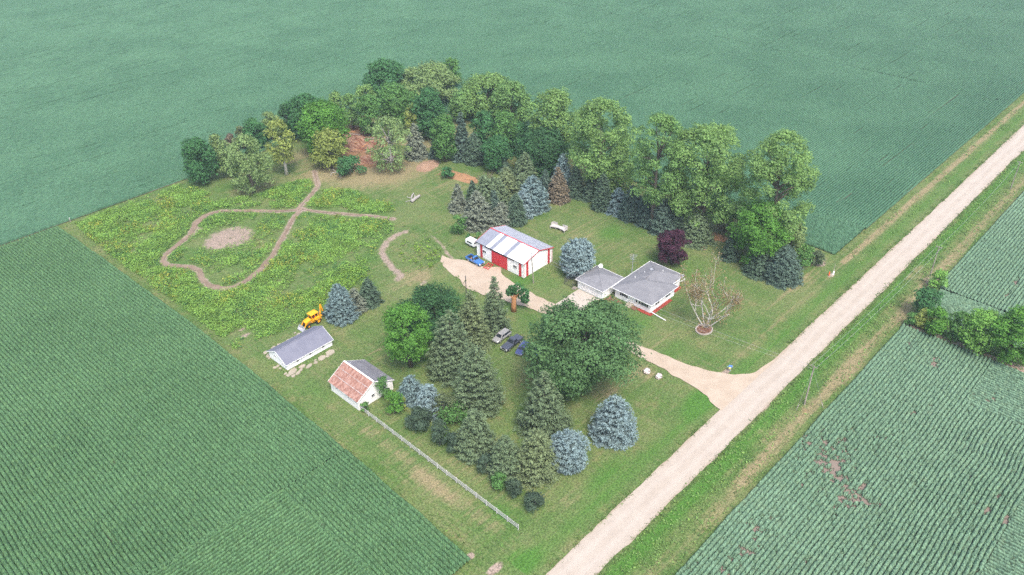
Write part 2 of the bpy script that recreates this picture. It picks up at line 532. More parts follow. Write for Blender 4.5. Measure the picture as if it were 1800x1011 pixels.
def ground():
    xs = np.concatenate([np.linspace(-1500, -60, 30)[:-1], np.linspace(-60, 54, 58)[:-1], np.arange(54, 205, .45), np.linspace(205, 330, 126)[1:], np.linspace(330, 1500, 40)[1:]])
    ys = np.concatenate([np.linspace(-1500, -20, 30)[:-1], np.linspace(-20, 36, 40)[:-1], np.arange(36, 240, .45), np.linspace(240, 420, 40)[1:], np.linspace(420, 1500, 40)[1:]])
    X, Y = np.meshgrid(xs, ys, indexing='ij')
    x, y = X.ravel(), Y.ravel()
    dry = np.zeros(x.size); dirt = np.zeros(x.size); lush = np.zeros(x.size); orange = np.zeros(x.size)

    def blob(arr, px, py, rx, ry, amt, rot=0.0):
        """elliptic patch centred at a photo point, radii in metres along X and Y"""
        c = at(px, py)
        dx, dy = x - c[0], y - c[1]
        if rot:
            dx, dy = dx * math.cos(rot) + dy * math.sin(rot), -dx * math.sin(rot) + dy * math.cos(rot)
        arr += amt * np.exp(-((dx / rx) ** 2 + (dy / ry) ** 2) ** 1.3)
    # well-watered strip along the road, ditch grass further out
    lush += .55 * np.exp(-((y - 58.5) / 2.6) ** 2) * (x > 62) + .55 * np.exp(-((y - 47.4) / 1.5) ** 2)
    lush += .45 * np.exp(-((y - 46.0) / 2.0) ** 2)
    dry += .75 * np.exp(-((y - 42.3) / 1.7) ** 2) * (.5 + .8 * vnoise(x, y, 12, 44)) + .50 * np.exp(-((y - 61.5) / 1.3) ** 2) * (x > 120)
    dry += .55 * np.exp(-((y - 61.8) / .9) ** 2) * (x > 186)
    dry += .5 * np.exp(-((x - 65.5) / 2.2) ** 2) * (y < 104) * (y > 66)
    dry += .35 * np.exp(-((x - 71.0) / 2.0) ** 2) * (y < 104) * (y > 68)
    for b in [(650, 300, 20, 11, .75), (560, 300, 14, 8, .6), (720, 300, 16, 12, .55), (790, 330, 9, 8, .4), (440, 330, 9, 5, .7), (350, 315, 6, 5, .4),
              (520, 275, 10, 6, .7), (1030, 390, 9, 6, .38), (1090, 440, 10, 8, .35), (1010, 420, 6, 7, .3), (860, 790, 6, 4, .4), (1050, 690, 4, 3, .55), (1000, 770, 5, 3, .4),
              (1130, 650, 3, 5, .6), (1100, 680, 5, 4, .4), (700, 690, 4, 6, .35), (730, 480, 4, 4, .45), (745, 490, 3, 2, .5), (1160, 600, 8, 2, .3), (1300, 470, 12, 4, .3),
              (1420, 490, 12, 2, .5), (1360, 530, 12, 2, .35), (690, 600, 6, 1.2, .5), (620, 640, 5, 4, .25), (590, 770, 3, 6, .35), (880, 700, 5, 8, .35), (760, 860, 2, 7, .4),
              (1000, 880, 5, 2, .5), (1500, 650, 7, 1, .4), (1600, 560, 6, 2, .6), (1350, 760, 6, 1, .45), (1610, 480, 9, 2, .6)]:
        blob(dry, *b)
    for b in [(720, 440, 5, 8, .35), (765, 470, 4, 3, .45), (700, 500, 6, 3, .45), (650, 560, 5, 2.5, .3), (760, 400, 6, 5, .3), (1330, 760, 7, .7, .45), (1450, 640, 9, .6, .4), (1280, 830, 6, .8, .4)]:
        blob(dry, *b)
    for b in [(880, 900, 4, 3, .55), (905, 985, 4, 3, .5), (1060, 830, 9, 2, .5), (1230, 700, 6, 3, .7), (1075, 410, 6, 5, .65), (1010, 395, 3, 3, .4), (900, 500, 9, 3, .6),
              (960, 500, 7, 5, .45), (1120, 570, 7, 5, .55), (1180, 620, 10, 3, .5), (1220, 470, 9, 6, .5), (640, 590, 6, 6, .4), (560, 690, 3, 8, .45), (690, 800, 3, 12, .3),
              (745, 380, 5, 5, .4), (840, 330, 8, 6, .3), (620, 330, 6, 3, .4), (1010, 600, 9, 4, .4), (1330, 700, 8, 1.4, .6), (1420, 610, 10, 1.4, .6)]:
        blob(lush, *b)
    dirt += 1.0 * np.exp(-(np.hypot((x - YARD_C[0]) / 7.4, (y - YARD_C[1]) / 6.6)) ** 6) * .75
    dirt += .85 * np.exp(-(np.minimum(dist_line(x, y, TRACK_LOOP), dist_line(x, y, TRACK_E)) / 1.25) ** 2)
    dirt += .75 * np.exp(-(dist_line(x, y, TRACK_S) / 1.5) ** 2) + .6 * np.exp(-(dist_line(x, y, TRACK_Y) / .9) ** 2)
    for a, b in (((620, 600), (720, 590)), ((640, 625), (700, 600)), ((720, 500), (840, 610))):
        p, q = at(*a), at(*b)
        dry += .3 * np.exp(-(dist_line(x, y, [p[:2], q[:2]]) / .5) ** 2)
    for b in [(345, 405, 2.5, 1.5, .7), (700, 490, 2.5, 1.2, .7), (745, 497, 2, 1, .6), (370, 432, 3, 3, .3), (415, 545, 1.3, 1, .8), (430, 590, 2, .9, .8), (427, 578, 1.5, .7, .7), (1410, 455, 5, 3, .5), (1443, 463, 2.2, 1.4, .9), (1460, 483, 2, 1, .6),
              (870, 1000, 2, 1.0, 1.0), (826, 978, 1.2, .8, .9), (1275, 655, 2.5, .7, 1), (1345, 715, 3.0, .7, .8), (1640, 495, 3, 2.5, .9), (905, 548, 1.5, 1, .5), (1410, 722, 4, 2, .35)]:
        blob(dirt, *b)
    for b in [(637, 240, 6, 12, 1.2), (625, 262, 7, 5, 1.1), (650, 282, 6, 5, 1.1), (680, 285, 4, 3, .7), (752, 291, 4.5, 2.6, 1.1), (814, 312, 2.2, 6, 1.2), (780, 303, 5, 2, .6),
              (1258, 415, 2.0, 4, 1.0), (1236, 434, 1.2, 1.0, .9), (612, 232, 5, 5, .9), (1415, 722, 3, 2, .45), (700, 300, 5, 3, .4)]:
        blob(orange, *b)
    md = in_poly(x, y, [tuple(at(*p)[:2]) for p in [(127, 394), (330, 320), (545, 312), (690, 350), (694, 402), (650, 490), (560, 545), (415, 616), (210, 462)]])
    lush += .40 * md * (vnoise(x, y, 5, 77) > .3)
    # bare earth in the shade of the dense trees
    shade = in_poly(x, y, [tuple(at(*p)[:2]) for p in [(330, 300), (560, 240), (850, 270), (1000, 330), (1180, 400), (1400, 480), (1455, 455), (1280, 370), (1000, 240), (700, 170), (480, 225)]])
    dry += .5 * shade
    z = .10 * (vnoise(x, y, 9, 3) - .5) * ((x > 60) & (x < 190) & (y > 66) & (y < 230)) - .06
    V = np.stack([x, y, z], 1)
    nx, ny = len(xs), len(ys)
    i = (np.arange(nx - 1)[:, None] * ny + np.arange(ny - 1)[None]).ravel()
    Fq = np.stack([i, i + ny, i + ny + 1, i + 1], 1)
    mask = np.stack([np.clip(dry, 0, 1), np.clip(dirt, 0, 1), np.clip(lush, 0, 1), np.clip(orange, 0, 1)], 1)
    o = link('ground', np_mesh('ground', V, Fq, smooth=True, colors={'mask': mask}), M['ground'])
    tag(o, 'mown lawn and rough grass of the farmyard', kind='structure')


ground()


def jitter_line(pts, step, amp, seed):
    """resample a polyline and roughen it sideways"""
    rs = np.random.RandomState(seed)
    P = np.array(pts, float)
    seg = np.hypot(*np.diff(P, axis=0).T)
    s = np.concatenate([[0], np.cumsum(seg)])
    n = max(2, int(s[-1] / step))
    u = np.linspace(0, s[-1], n)
    Q = np.stack([np.interp(u, s, P[:, 0]), np.interp(u, s, P[:, 1])], 1)
    d = np.gradient(Q, axis=0); d /= np.hypot(d[:, 0], d[:, 1])[:, None] + 1e-9
    k = rs.randn(n); k = np.convolve(k, [.25, .5, .25], 'same')
    Q[1:-1] += (np.stack([-d[:, 1], d[:, 0]], 1) * (k * amp)[:, None])[1:-1]
    return Q


def ribbon(name, A, B, z, mat):
    n = len(A)
    V = np.zeros((2 * n, 3)); V[:n, :2] = A; V[n:, :2] = B; V[:, 2] = z
    i = np.arange(n - 1)
    return link(name, np_mesh(name, V, np.stack([i, i + 1, i + n + 1, i + n], 1)), mat)


def sheet(name, poly, z, mat):
    me = bpy.data.meshes.new(name)
    me.from_pydata([(p[0], p[1], z) for p in poly], [], [tuple(range(len(poly)))])
    import bmesh
    bm = bmesh.new(); bm.from_mesh(me); bmesh.ops.triangulate(bm, faces=bm.faces); bm.to_mesh(me); bm.free()
    if me.polygons[0].normal.z < 0:
        me.flip_normals()
    return link(name, me, mat)


xs_ = np.arange(-900, 1400, 1.2)
rs = np.random.RandomState(5)
ea = np.convolve(rs.randn(len(xs_)), np.ones(5) / 5, 'same') * .22
eb = np.convolve(rs.randn(len(xs_)), np.ones(5) / 5, 'same') * .22
o = ribbon('gravel_road', np.stack([xs_, 49.0 + ea], 1), np.stack([xs_, 55.35 + eb], 1), .03, M['road'])
tag(o, 'pale gravel county road', kind='structure')
drv = np.concatenate([jitter_line(GRAVEL_N, .8, .28, 1), jitter_line(DRIVE_N, .8, .16, 2), [[140.0, 55.0], [117.0, 55.0]], jitter_line(GRAVEL_S, .8, .28, 3)[::-1]])
o = sheet('driveway', drv, .05, M['drive'])
tag(o, 'tan gravel drive and barn forecourt', kind='structure')
o = sheet('concrete_apron', [(122.9, 104.0), (131.75, 104.0), (131.75, 97.5), (122.6, 97.7), (121.6, 100.5)], .058, M['concrete'])
tag(o, 'pale concrete apron before the garage', kind='structure')


def track(name, pts, wd, seed, z):
    P = jitter_line(pts, 1.0, .12, seed)
    d = np.gradient(P, axis=0); d /= np.hypot(d[:, 0], d[:, 1])[:, None] + 1e-9
    nrm = np.stack([-d[:, 1], d[:, 0]], 1)
    rs = np.random.RandomState(seed)
    k = np.ones(5) / 5
    wa = wd * (.5 + .42 * np.convolve(rs.randn(len(P)), k, 'same')); wb = wd * (.5 + .42 * np.convolve(rs.randn(len(P)), k, 'same'))
    wa = np.maximum(wa, .12); wb = np.maximum(wb, .12)
    o = ribbon(name, P - nrm * wa[:, None], P + nrm * wb[:, None], z, M['track'])
    tag(o, 'worn dirt track through the weed meadow', kind='structure')


track('dirt_track', TRACK_LOOP[3:], 1.1, 21, .045)
track('dirt_track', TRACK_LOOP[:4], .6, 22, .041)
track('dirt_track', TRACK_E, .5, 23, .037)
o = ribbon('dirt_path', jitter_line([(170.0, -60.0), (170.0, 39.5)], 1.2, .25, 31), jitter_line([(172.0, -60.0), (171.6, 39.5)], 1.2, .3, 32), .04, M['soil_strip'])
tag(o, 'bare soil strip beside the field hedge', kind='structure')


# ------------------------------------------------------------------ crop fields: rows of real ridges
def in_view(x, y, margin):
    p = np.stack([x, y, np.zeros_like(x) - CAM_H], 1) @ CM.T
    zc = np.maximum(p[:, 2], 1.0)
    mx = margin * F_PX / zc
    px = 900 + F_PX * p[:, 0] / zc; py = 505.5 + F_PX * p[:, 1] / zc
    return (p[:, 2] > 1) & (px > -60 - mx) & (px < 1860 + mx) & (py > -60) & (py < 1071 + mx)


def crop(rects, ds, prof, height, seed, name, mat, label, bare=None, keep=None, bend=0.0, rough=.10, margin=14, gap=.012, lump=.30, misslen=5.0, wob=.06):
    """rects: (x0,x1,y0,y1,axis) – rows run along axis; prof: (fraction across the row, relative height)"""
    VV, FF, TT = [], [], []
    off = 0
    rs = np.random.RandomState(seed)
    for (x0, x1, y0, y1, ax) in rects:
        W, L = (y1 - y0, x1 - x0) if ax == 'x' else (x1 - x0, y1 - y0)
        rows = int(round(W / .762))
        k = len(prof)
        u = (np.arange(rows)[:, None] * .762 + (np.array([p[0] for p in prof])[None] + .5) * .762).ravel()
        u = np.append(u, rows * .762)
        hp = np.append(np.tile([p[1] for p in prof], rows), prof[0][1])
        nv_ = max(2, int(L / ds) + 1)
        v = np.linspace(0, L, nv_)
        U, Vv = np.meshgrid(u, v, indexing='ij')
        U = U + wob * (vnoise(Vv, U / 6, 7.0, seed + 9) - .5) * 2
        if ax == 'x':
            x, y = x0 + Vv, y0 + U
        else:
            x, y = x0 + U, y0 + Vv
        if bend:
            x = x + bend * np.sin(np.clip((y - 66) / 166, 0, 1) * math.pi)
        rowid = np.repeat(np.arange(rows), k); rowid = np.append(rowid, rows - 1)
        # each row: vigour varies plant by plant; now and then a stretch of missing plants
        plant = vnoise(Vv, rowid[:, None] * 7.3 + 0 * Vv, .7, seed + 2)
        vig = .88 + .22 * vnoise(x, y, 18, seed + 1) + lump * (plant - .5)
        miss = vnoise(Vv, rowid[:, None] * 13.7 * misslen / 5 + 0 * Vv, misslen, seed + 3)
        vig *= 1 - .65 * sstep(1 - gap * 6, 1 - gap * 2, miss)
        if bare is not None:
            vig *= bare(x, y, plant)
        H = height * hp[:, None] * vig
        H = H * (1 + rough * rs.randn(*H.shape) * (hp[:, None] > .3)) + .0
        x = x + rs.randn(*x.shape) * .035; y = y + rs.randn(*y.shape) * .035
        xf, yf, hf = x.ravel(), y.ravel(), np.maximum(H, .015).ravel()
        nU, nV = U.shape
        i = (np.arange(nU - 1)[:, None] * nV + np.arange(nV - 1)[None]).ravel()
        Fq = np.stack([i, i + nV, i + nV + 1, i + 1], 1) if ax == 'y' else np.stack([i, i + 1, i + nV + 1, i + nV], 1)
        ok = in_view(xf, yf, margin)
        if keep is not None:
            ok &= keep(xf, yf)
        Fq = Fq[ok[Fq].all(1)]
        used = np.zeros(xf.size, bool); used[Fq.ravel()] = True
        remap = np.cumsum(used) - 1
        VV.append(np.stack([xf, yf, hf + .02], 1)[used]); FF.append(remap[Fq] + off)
        TT.append(rs.rand(int(used.sum())))
        off += int(used.sum())
    o = link(name, np_mesh(name, np.concatenate(VV), np.concatenate(FF), np.concatenate(TT)), mat)
    tag(o, label, 'crop field', kind='stuff')
    return o


PROF6 = [(-.5, .16), (-.40, .62), (-.2, .95), (0, 1.0), (.2, .95), (.40, .62)]
PROF4 = [(-.5, .04), (-.28, .86), (0, 1.0), (.28, .86)]
PROFW = [(-.5, .22), (-.42, .70), (-.2, .96), (0, 1.0), (.2, .96), (.42, .70)]
PROFH = [(-.5, .13), (-.39, .15), (-.26, .86), (0, 1.0), (.26, .86), (.39, .15)]


def bare_west(x, y, pl):
    c = at(560, 940)[:2]; d = at(200, 960)[:2]
    g = np.exp(-(((x - c[0]) / 3.0) ** 2 + ((y - c[1]) / 7) ** 2)) * vnoise(x, y, 1.3, 71)
    q = np.exp(-(((x - d[0]) / 1.4) ** 2 + ((y - d[1]) / 7) ** 2)) * (vnoise(x, y / 8, .5, 72) > .62)
    return np.clip(1 - 1.1 * sstep(.35, .75, g) - .8 * q, .03, 1)


def bare_south(x, y, pl):
    g = np.zeros_like(x)
    for px, py, rx, ry, a in [(1440, 785, 3.5, 3, .9), (1470, 815, 4, 2.4, 1.1), (1490, 870, 4, 2.5, 1.1), (1455, 800, 6, 1.2, .9), (1500, 885, 3, 2, .9), (1437, 868, .9, .35, 1.8), (1410, 855, .9, .35, 1.5), (1330, 930, 5, 2, .45), (1300, 985, 7, 2, .6), (1520, 780, 6, 3, .4),
                             (1640, 640, 2.0, 1.0, 1.1), (1600, 605, 3, 1.2, .8), (1735, 900, 1.2, .35, 1.8), (1768, 915, 1.3, .4, 1.8), (1755, 872, .9, .4, 1.5), (1635, 715, 1.2, .4, 1.3), (1605, 728, 1, .4, 1.3), (1560, 772, 1.5, .5, 1.2), (1780, 600, 4, 1, .6), (1785, 498, 1.4, .5, 1.8), (1770, 520, 1.2, .5, 1.6),
                             (1735, 708, 3, 1.2, .6), (1690, 905, 3, 2, .4)]:
        c = at(px, py)
        g = np.maximum(g, a * np.exp(-(((x - c[0]) / (rx * 1.25)) ** 2 + ((y - c[1]) / (ry * 1.15)) ** 2)))
    a_, b_ = at(1428, 782), at(1512, 890)
    g = np.maximum(g, .95 * np.exp(-(dist_line(x, y, [a_[:2], b_[:2]]) / 2.6) ** 2))
    n = vnoise(x, y, 1.6, 81)
    q = np.clip(g, 0, 1.5) * (.44 + .20 * n)
    return np.clip((1 - .5 * np.clip(q, 0, 1)) * (1 - .97 * sstep(-.10, .10, q * 1.05 - pl + np.random.RandomState(4).randn(*x.shape) * .14)), .02, 1)


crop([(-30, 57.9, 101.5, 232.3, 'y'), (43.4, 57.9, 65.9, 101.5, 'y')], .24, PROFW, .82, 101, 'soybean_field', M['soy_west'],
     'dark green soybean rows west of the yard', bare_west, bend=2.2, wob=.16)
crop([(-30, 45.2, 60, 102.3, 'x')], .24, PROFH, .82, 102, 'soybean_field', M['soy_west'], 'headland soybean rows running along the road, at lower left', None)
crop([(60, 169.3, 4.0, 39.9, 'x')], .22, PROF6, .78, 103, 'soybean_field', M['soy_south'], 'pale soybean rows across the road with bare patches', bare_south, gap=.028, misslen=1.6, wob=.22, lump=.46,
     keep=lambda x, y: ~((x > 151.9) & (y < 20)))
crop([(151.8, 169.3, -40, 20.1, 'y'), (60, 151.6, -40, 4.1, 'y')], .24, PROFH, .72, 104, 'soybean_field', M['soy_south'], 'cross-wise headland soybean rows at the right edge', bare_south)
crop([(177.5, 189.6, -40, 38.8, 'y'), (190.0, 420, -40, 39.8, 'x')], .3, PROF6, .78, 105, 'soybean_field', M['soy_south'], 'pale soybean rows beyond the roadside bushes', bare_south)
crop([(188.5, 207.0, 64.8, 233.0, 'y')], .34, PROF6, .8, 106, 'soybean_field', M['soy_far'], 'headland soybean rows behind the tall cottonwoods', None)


def bare_far(x, y, pl):
    g = np.zeros_like(x)
    for px0, py0, px1, py1, wd in [(1625, 210, 1684, 168, .45), (890, 118, 935, 106, .5), (640, 152, 700, 138, .6), (770, 108, 860, 92, .5), (420, 246, 500, 222, .6), (220, 300, 130, 337, .45), (100, 320, 20, 352, .4), (1470, 358, 1500, 340, .6), (750, 120, 790, 108, .7), (590, 180, 640, 162, .5)]:
        a, b = at(px0, py0), at(px1, py1)
        g = np.maximum(g, np.exp(-(dist_line(x, y, [a[:2], b[:2]]) / wd) ** 2))
    return 1 - .75 * g


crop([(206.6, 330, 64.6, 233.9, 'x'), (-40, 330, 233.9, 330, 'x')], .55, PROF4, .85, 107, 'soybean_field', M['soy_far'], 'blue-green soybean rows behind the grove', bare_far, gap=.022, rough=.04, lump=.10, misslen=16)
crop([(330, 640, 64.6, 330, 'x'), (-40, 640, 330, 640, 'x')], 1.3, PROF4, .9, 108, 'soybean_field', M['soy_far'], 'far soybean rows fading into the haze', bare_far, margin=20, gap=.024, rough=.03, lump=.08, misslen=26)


# ------------------------------------------------------------------ buildings
def metal_roof_mat(name, c, axis='x'):
    t = NT(name, .45, .4, .15)
    f = t.noise(.8, t.pos((1, 1, 1), obj=True), 4)
    t.color(t.mix(t.ramp(f, .3, .7), tuple(x * .9 for x in c), tuple(min(.9, x * 1.08) for x in c)))
    return t.m


M['roof_grey'] = metal_roof_mat('grey_steel_roof', (.25, .265, .31))
M['roof_pale'] = metal_roof_mat('pale_steel_roof', (.36, .375, .42))
M['roof_white'] = metal_roof_mat('white_steel_roof', (.84, .84, .84))


def shingle_mat(name, a, b, c):
    t = NT(name, .9, .15)
    n1 = t.noise(.45, t.pos(obj=True), 4, .6); n2 = t.noise(4.0, t.pos((1, 1, 3), obj=True), 3, .7)
    cc = t.mix(t.ramp(n1, .3, .7), a, b)
    t.color(t.mix(t.ramp(n2, .4, .75, 0, .6), cc, c)).bump(n2, .3, .02)
    return t.m


M['shingle'] = shingle_mat('grey_shingles', (.15, .152, .165), (.19, .192, .205), (.25, .25, .265))
M['shingle_blue'] = shingle_mat('slate_blue_shingles', (.135, .14, .18), (.165, .17, .21), (.2, .205, .245))
M['old_grey_roof'] = shingle_mat('weathered_grey_roof', (.12, .12, .135), (.19, .19, .21), (.25, .245, .255))


def rust_roof_mat():
    t = NT('rusty_sheet_roof', .8, .2)
    n1 = t.noise(1.1, t.pos((.9, 1.6, .9), obj=True), 5, .65)
    n2 = t.noise(6.0, t.pos((.3, 2.4, .3), obj=True), 3, .7)
    c = t.mix(t.ramp(n1, .35, .65), (.20, .085, .06), (.34, .19, .145))
    c = t.mix(t.ramp(n2, .5, .72, 0, .75), c, (.48, .42, .40))
    t.color(c)
    return t.m


M['rust_roof'] = rust_roof_mat()


def window(parent, face, a, b, z0, z1, at_, mullion=True, shutters=False, mat_frame=None):
    """face 'x-': wall plane x=at_, window spans y a..b, outside towards -x; 'y-': wall plane y=at_, spans x a..b"""
    fr, pn = MB(), MB()
    t = .07
    def bx(m, p0, p1, q0, q1, d0, d1):
        if face == 'x-': m.box(at_ - d1, at_ - d0, p0, p1, q0, q1)
        elif face == 'x+': m.box(at_ + d0, at_ + d1, p0, p1, q0, q1)
        else: m.box(p0, p1, at_ - d1, at_ - d0, q0, q1)
    bx(fr, a - t, b + t, z1, z1 + t, .004, .07); bx(fr, a - t, b + t, z0 - t, z0, .004, .09)
    bx(fr, a - t, a, z0, z1, .004, .07); bx(fr, b, b + t, z0, z1, .004, .07)
    if mullion:
        c = (a + b) / 2; bx(fr, c - .03, c + .03, z0, z1, .03, .06)
    bx(pn, a, b, z0, z1, .006, .028)
    f = fr.build('window', mat_frame or M['white'], parent)
    pn.build('pane', M['dark_glass'], f)
    if shutters:
        for s0, s1 in ((a - .5, a - t - .03), (b + t + .03, b + .5)):
            m = MB(); bx(m, s0, s1, z0 - t, z1 + t, .004, .05)
            s_ = m.build('shutter', M['black'], parent)


def gable_roof_pts(x0, x1, ridge, ez, rz, t):
    return [(x0, ez), (ridge, rz), (x1, ez), (x1, ez - t), (ridge, rz - t), (x0, ez - t)]


def pole_barn():
    b = empty('pole_barn', (131.7, 125.65, 0))
    tag(b, 'big white metal barn with red corner stripes and red sliding doors', 'barn')
    x0, x1, y0, y1 = -5.4, 5.4, -8.25, 8.25
    ez, rz = 4.25, 5.75
    m = MB(); m.prism([(x0, 0), (x1, 0), (x1, ez), (0, rz - .08), (x0, ez)], 'y', y0, y1); m.build('wall', M['white'], b)
    # steel siding ribs
    m = MB()
    for i in range(1, 36):
        yy = y0 + i * (y1 - y0) / 36
        m.box(x0 - .025, x0 - .002, yy - .03, yy + .03, .05, ez - .25)
    for i in range(1, 24):
        xx = x0 + i * (x1 - x0) / 24
        m.box(xx - .03, xx + .03, y0 - .025, y0 - .002, .05, ez + (1 - abs(xx) / 5.4) * 1.3)
    m.build('siding_rib', M['white'], b)
    # red vertical panels
    for yy, wd in ((y1 - 2.0, .85), (y0 + .75, .85)):
        m = MB(); m.box(x0 - .05, x0 - .03, yy, yy + wd, .02, ez - .2); m.build('red_panel', M['red'], b)
    for xx, wd in ((x0 + .9, .8), (x1 - 1.75, .8)):
        m = MB(); zt = ez + .12; m.box(xx, xx + wd, y0 - .05, y0 - .03, .02, zt); m.build('red_panel', M['red'], b)
    for xx, yy in ((x0, y0), (x1, y0), (x0, y1), (x1, y1)):
        m = MB(); m.box(xx - .06, xx + .06, yy - .06, yy + .06, .01, ez - .12); m.build('corner_trim', M['white'], b)
    for xa in (x0 + .07, x1 - .17):
        m = MB(); m.box(xa, xa + .1, y0 - .062, y0 - .03, .01, ez); m.build('red_trim', M['red'], b)
    # sliding doors: two leaves with a track above
    yc = .10
    for s0, s1 in ((yc - 2.75, yc - .03), (yc + .03, yc + 2.75)):
        m = MB(); m.box(x0 - .16, x0 - .07, s0, s1, .05, 3.75)
        for k in range(1, 7):
            yy = s0 + k * (s1 - s0) / 7; m.box(x0 - .175, x0 - .16, yy - .02, yy + .02, .1, 3.7)
        d = m.build('sliding_door', M['red'], b)
        m = MB(); e = s1 - .3 if s0 < yc - 1 else s0 + .3; m.box(x0 - .23, x0 - .176, e - .03, e + .03, 1.0, 1.35); m.build('handle', M['black'], d)
    m = MB(); m.box(x0 - .22, x0 - .04, yc - 5.2, yc + 5.0, 3.76, 3.88); m.build('door_track', M['black'], b)
    for yy in (5.0, -5.9):
        window(b, 'x-', yy - .02, yy + 1.15, 1.75, 2.55, x0, True)
    m = MB(); m.box(-2.35, -2.05, y0 - .07, y0 - .004, 1.2, 2.1); m.build('meter_box', M['grey_metal'], b)
    # roof: panels of differing sheets on the west slope, one ribbed slope on the east
    ov = .28
    slope = (rz - ez) / 5.4
    ze = ez - slope * ov
    fr = [(0, .225, 'roof_grey'), (.225, .30, 'roof_white'), (.30, .375, 'roof_grey'), (.375, .58, 'roof_white'), (.58, .655, 'roof_grey'), (.655, 1.0, 'roof_white')]
    Y0, Y1 = y0 - ov, y1 + ov
    for f0, f1, mt in fr:
        m = MB()
        ya, yb = Y1 - f0 * (Y1 - Y0), Y1 - f1 * (Y1 - Y0)
        m.prism([(x0 - ov, ze), (0, rz), (0, rz + .06), (x0 - ov, ze + .06)], 'y', yb + .004, ya - .004)
        n = max(1, int((ya - yb) / .9))
        for k in range(n):
            yy = yb + (k + .5) * (ya - yb) / n
            m.prism([(x0 - ov, ze + .061), (-.1, rz + .033), (-.1, rz + .07), (x0 - ov, ze + .10)], 'y', yy - .025, yy + .025)
        m.build('roof_panel', M[mt], b)
    m = MB()
    m.prism([(0, rz), (x1 + ov, ze), (x1 + ov, ze + .06), (0, rz + .06)], 'y', Y0, Y1)
    for k in range(19):
        yy = Y0 + (k + .5) * (Y1 - Y0) / 19
        m.prism([(.1, rz + .033), (x1 + ov, ze + .061), (x1 + ov, ze + .12), (.1, rz + .09)], 'y', yy - .04, yy + .04)
    m.build('roof', M['roof_pale'], b)
    m = MB()
    m.beam((0, Y0 - .02, rz + .10), (0, Y1 + .02, rz + .10), .3, .05)
    m.build('ridge_cap', M['red'], b)
    for yy in (Y0 - .03, Y1 + .03):
        m = MB()
        for s in (-1, 1):
            m.beam((s * -.02, yy, rz - .02), (s * (5.4 + ov), yy, ze - .02), .05, .26)
        m.build('gable_trim', M['red'], b)
    m = MB(); m.beam((x0 - ov - .02, Y0, ze - .02), (x0 - ov - .02, yc - 1, ze - .02), .05, .16); m.beam((x0 - ov - .02, yc - 1, ze - .02), (x0 - ov - .02, Y1, ze - .02), .05, .16)
    m.build('eave_trim', M['black'], b)


pole_barn()


def hip(m, x0, x1, y0, y1, z, pitch, t=.16):
    """solid hip roof over a rectangle of eaves"""
    hw = min(x1 - x0, y1 - y0) / 2
    zr = z + hw * pitch
    if x1 - x0 >= y1 - y0:
        a, b = (x0 + hw, (y0 + y1) / 2, zr), (x1 - hw, (y0 + y1) / 2, zr)
    else:
        a, b = ((x0 + x1) / 2, y0 + hw, zr), ((x0 + x1) / 2, y1 - hw, zr)
    if (Vector(a) - Vector(b)).length < .05:
        b = (a[0] + .05, a[1], a[2])
    vs = [(x0, y0, z), (x1, y0, z), (x1, y1, z), (x0, y1, z), a, b] + [(x0, y0, z - t), (x1, y0, z - t), (x1, y1, z - t), (x0, y1, z - t)]
    if x1 - x0 >= y1 - y0 or (x1 - x0) > (y1 - y0) - .05:
        fs = [(0, 1, 5, 4), (1, 2, 5), (2, 3, 4, 5), (3, 0, 4)]
    else:
        fs = [(0, 1, 4), (1, 2, 5, 4), (2, 3, 5), (3, 0, 4, 5)]
    fs += [(1, 0, 6, 7), (2, 1, 7, 8), (3, 2, 8, 9), (0, 3, 9, 6), (6, 9, 8, 7)]
    m.add(vs, fs)


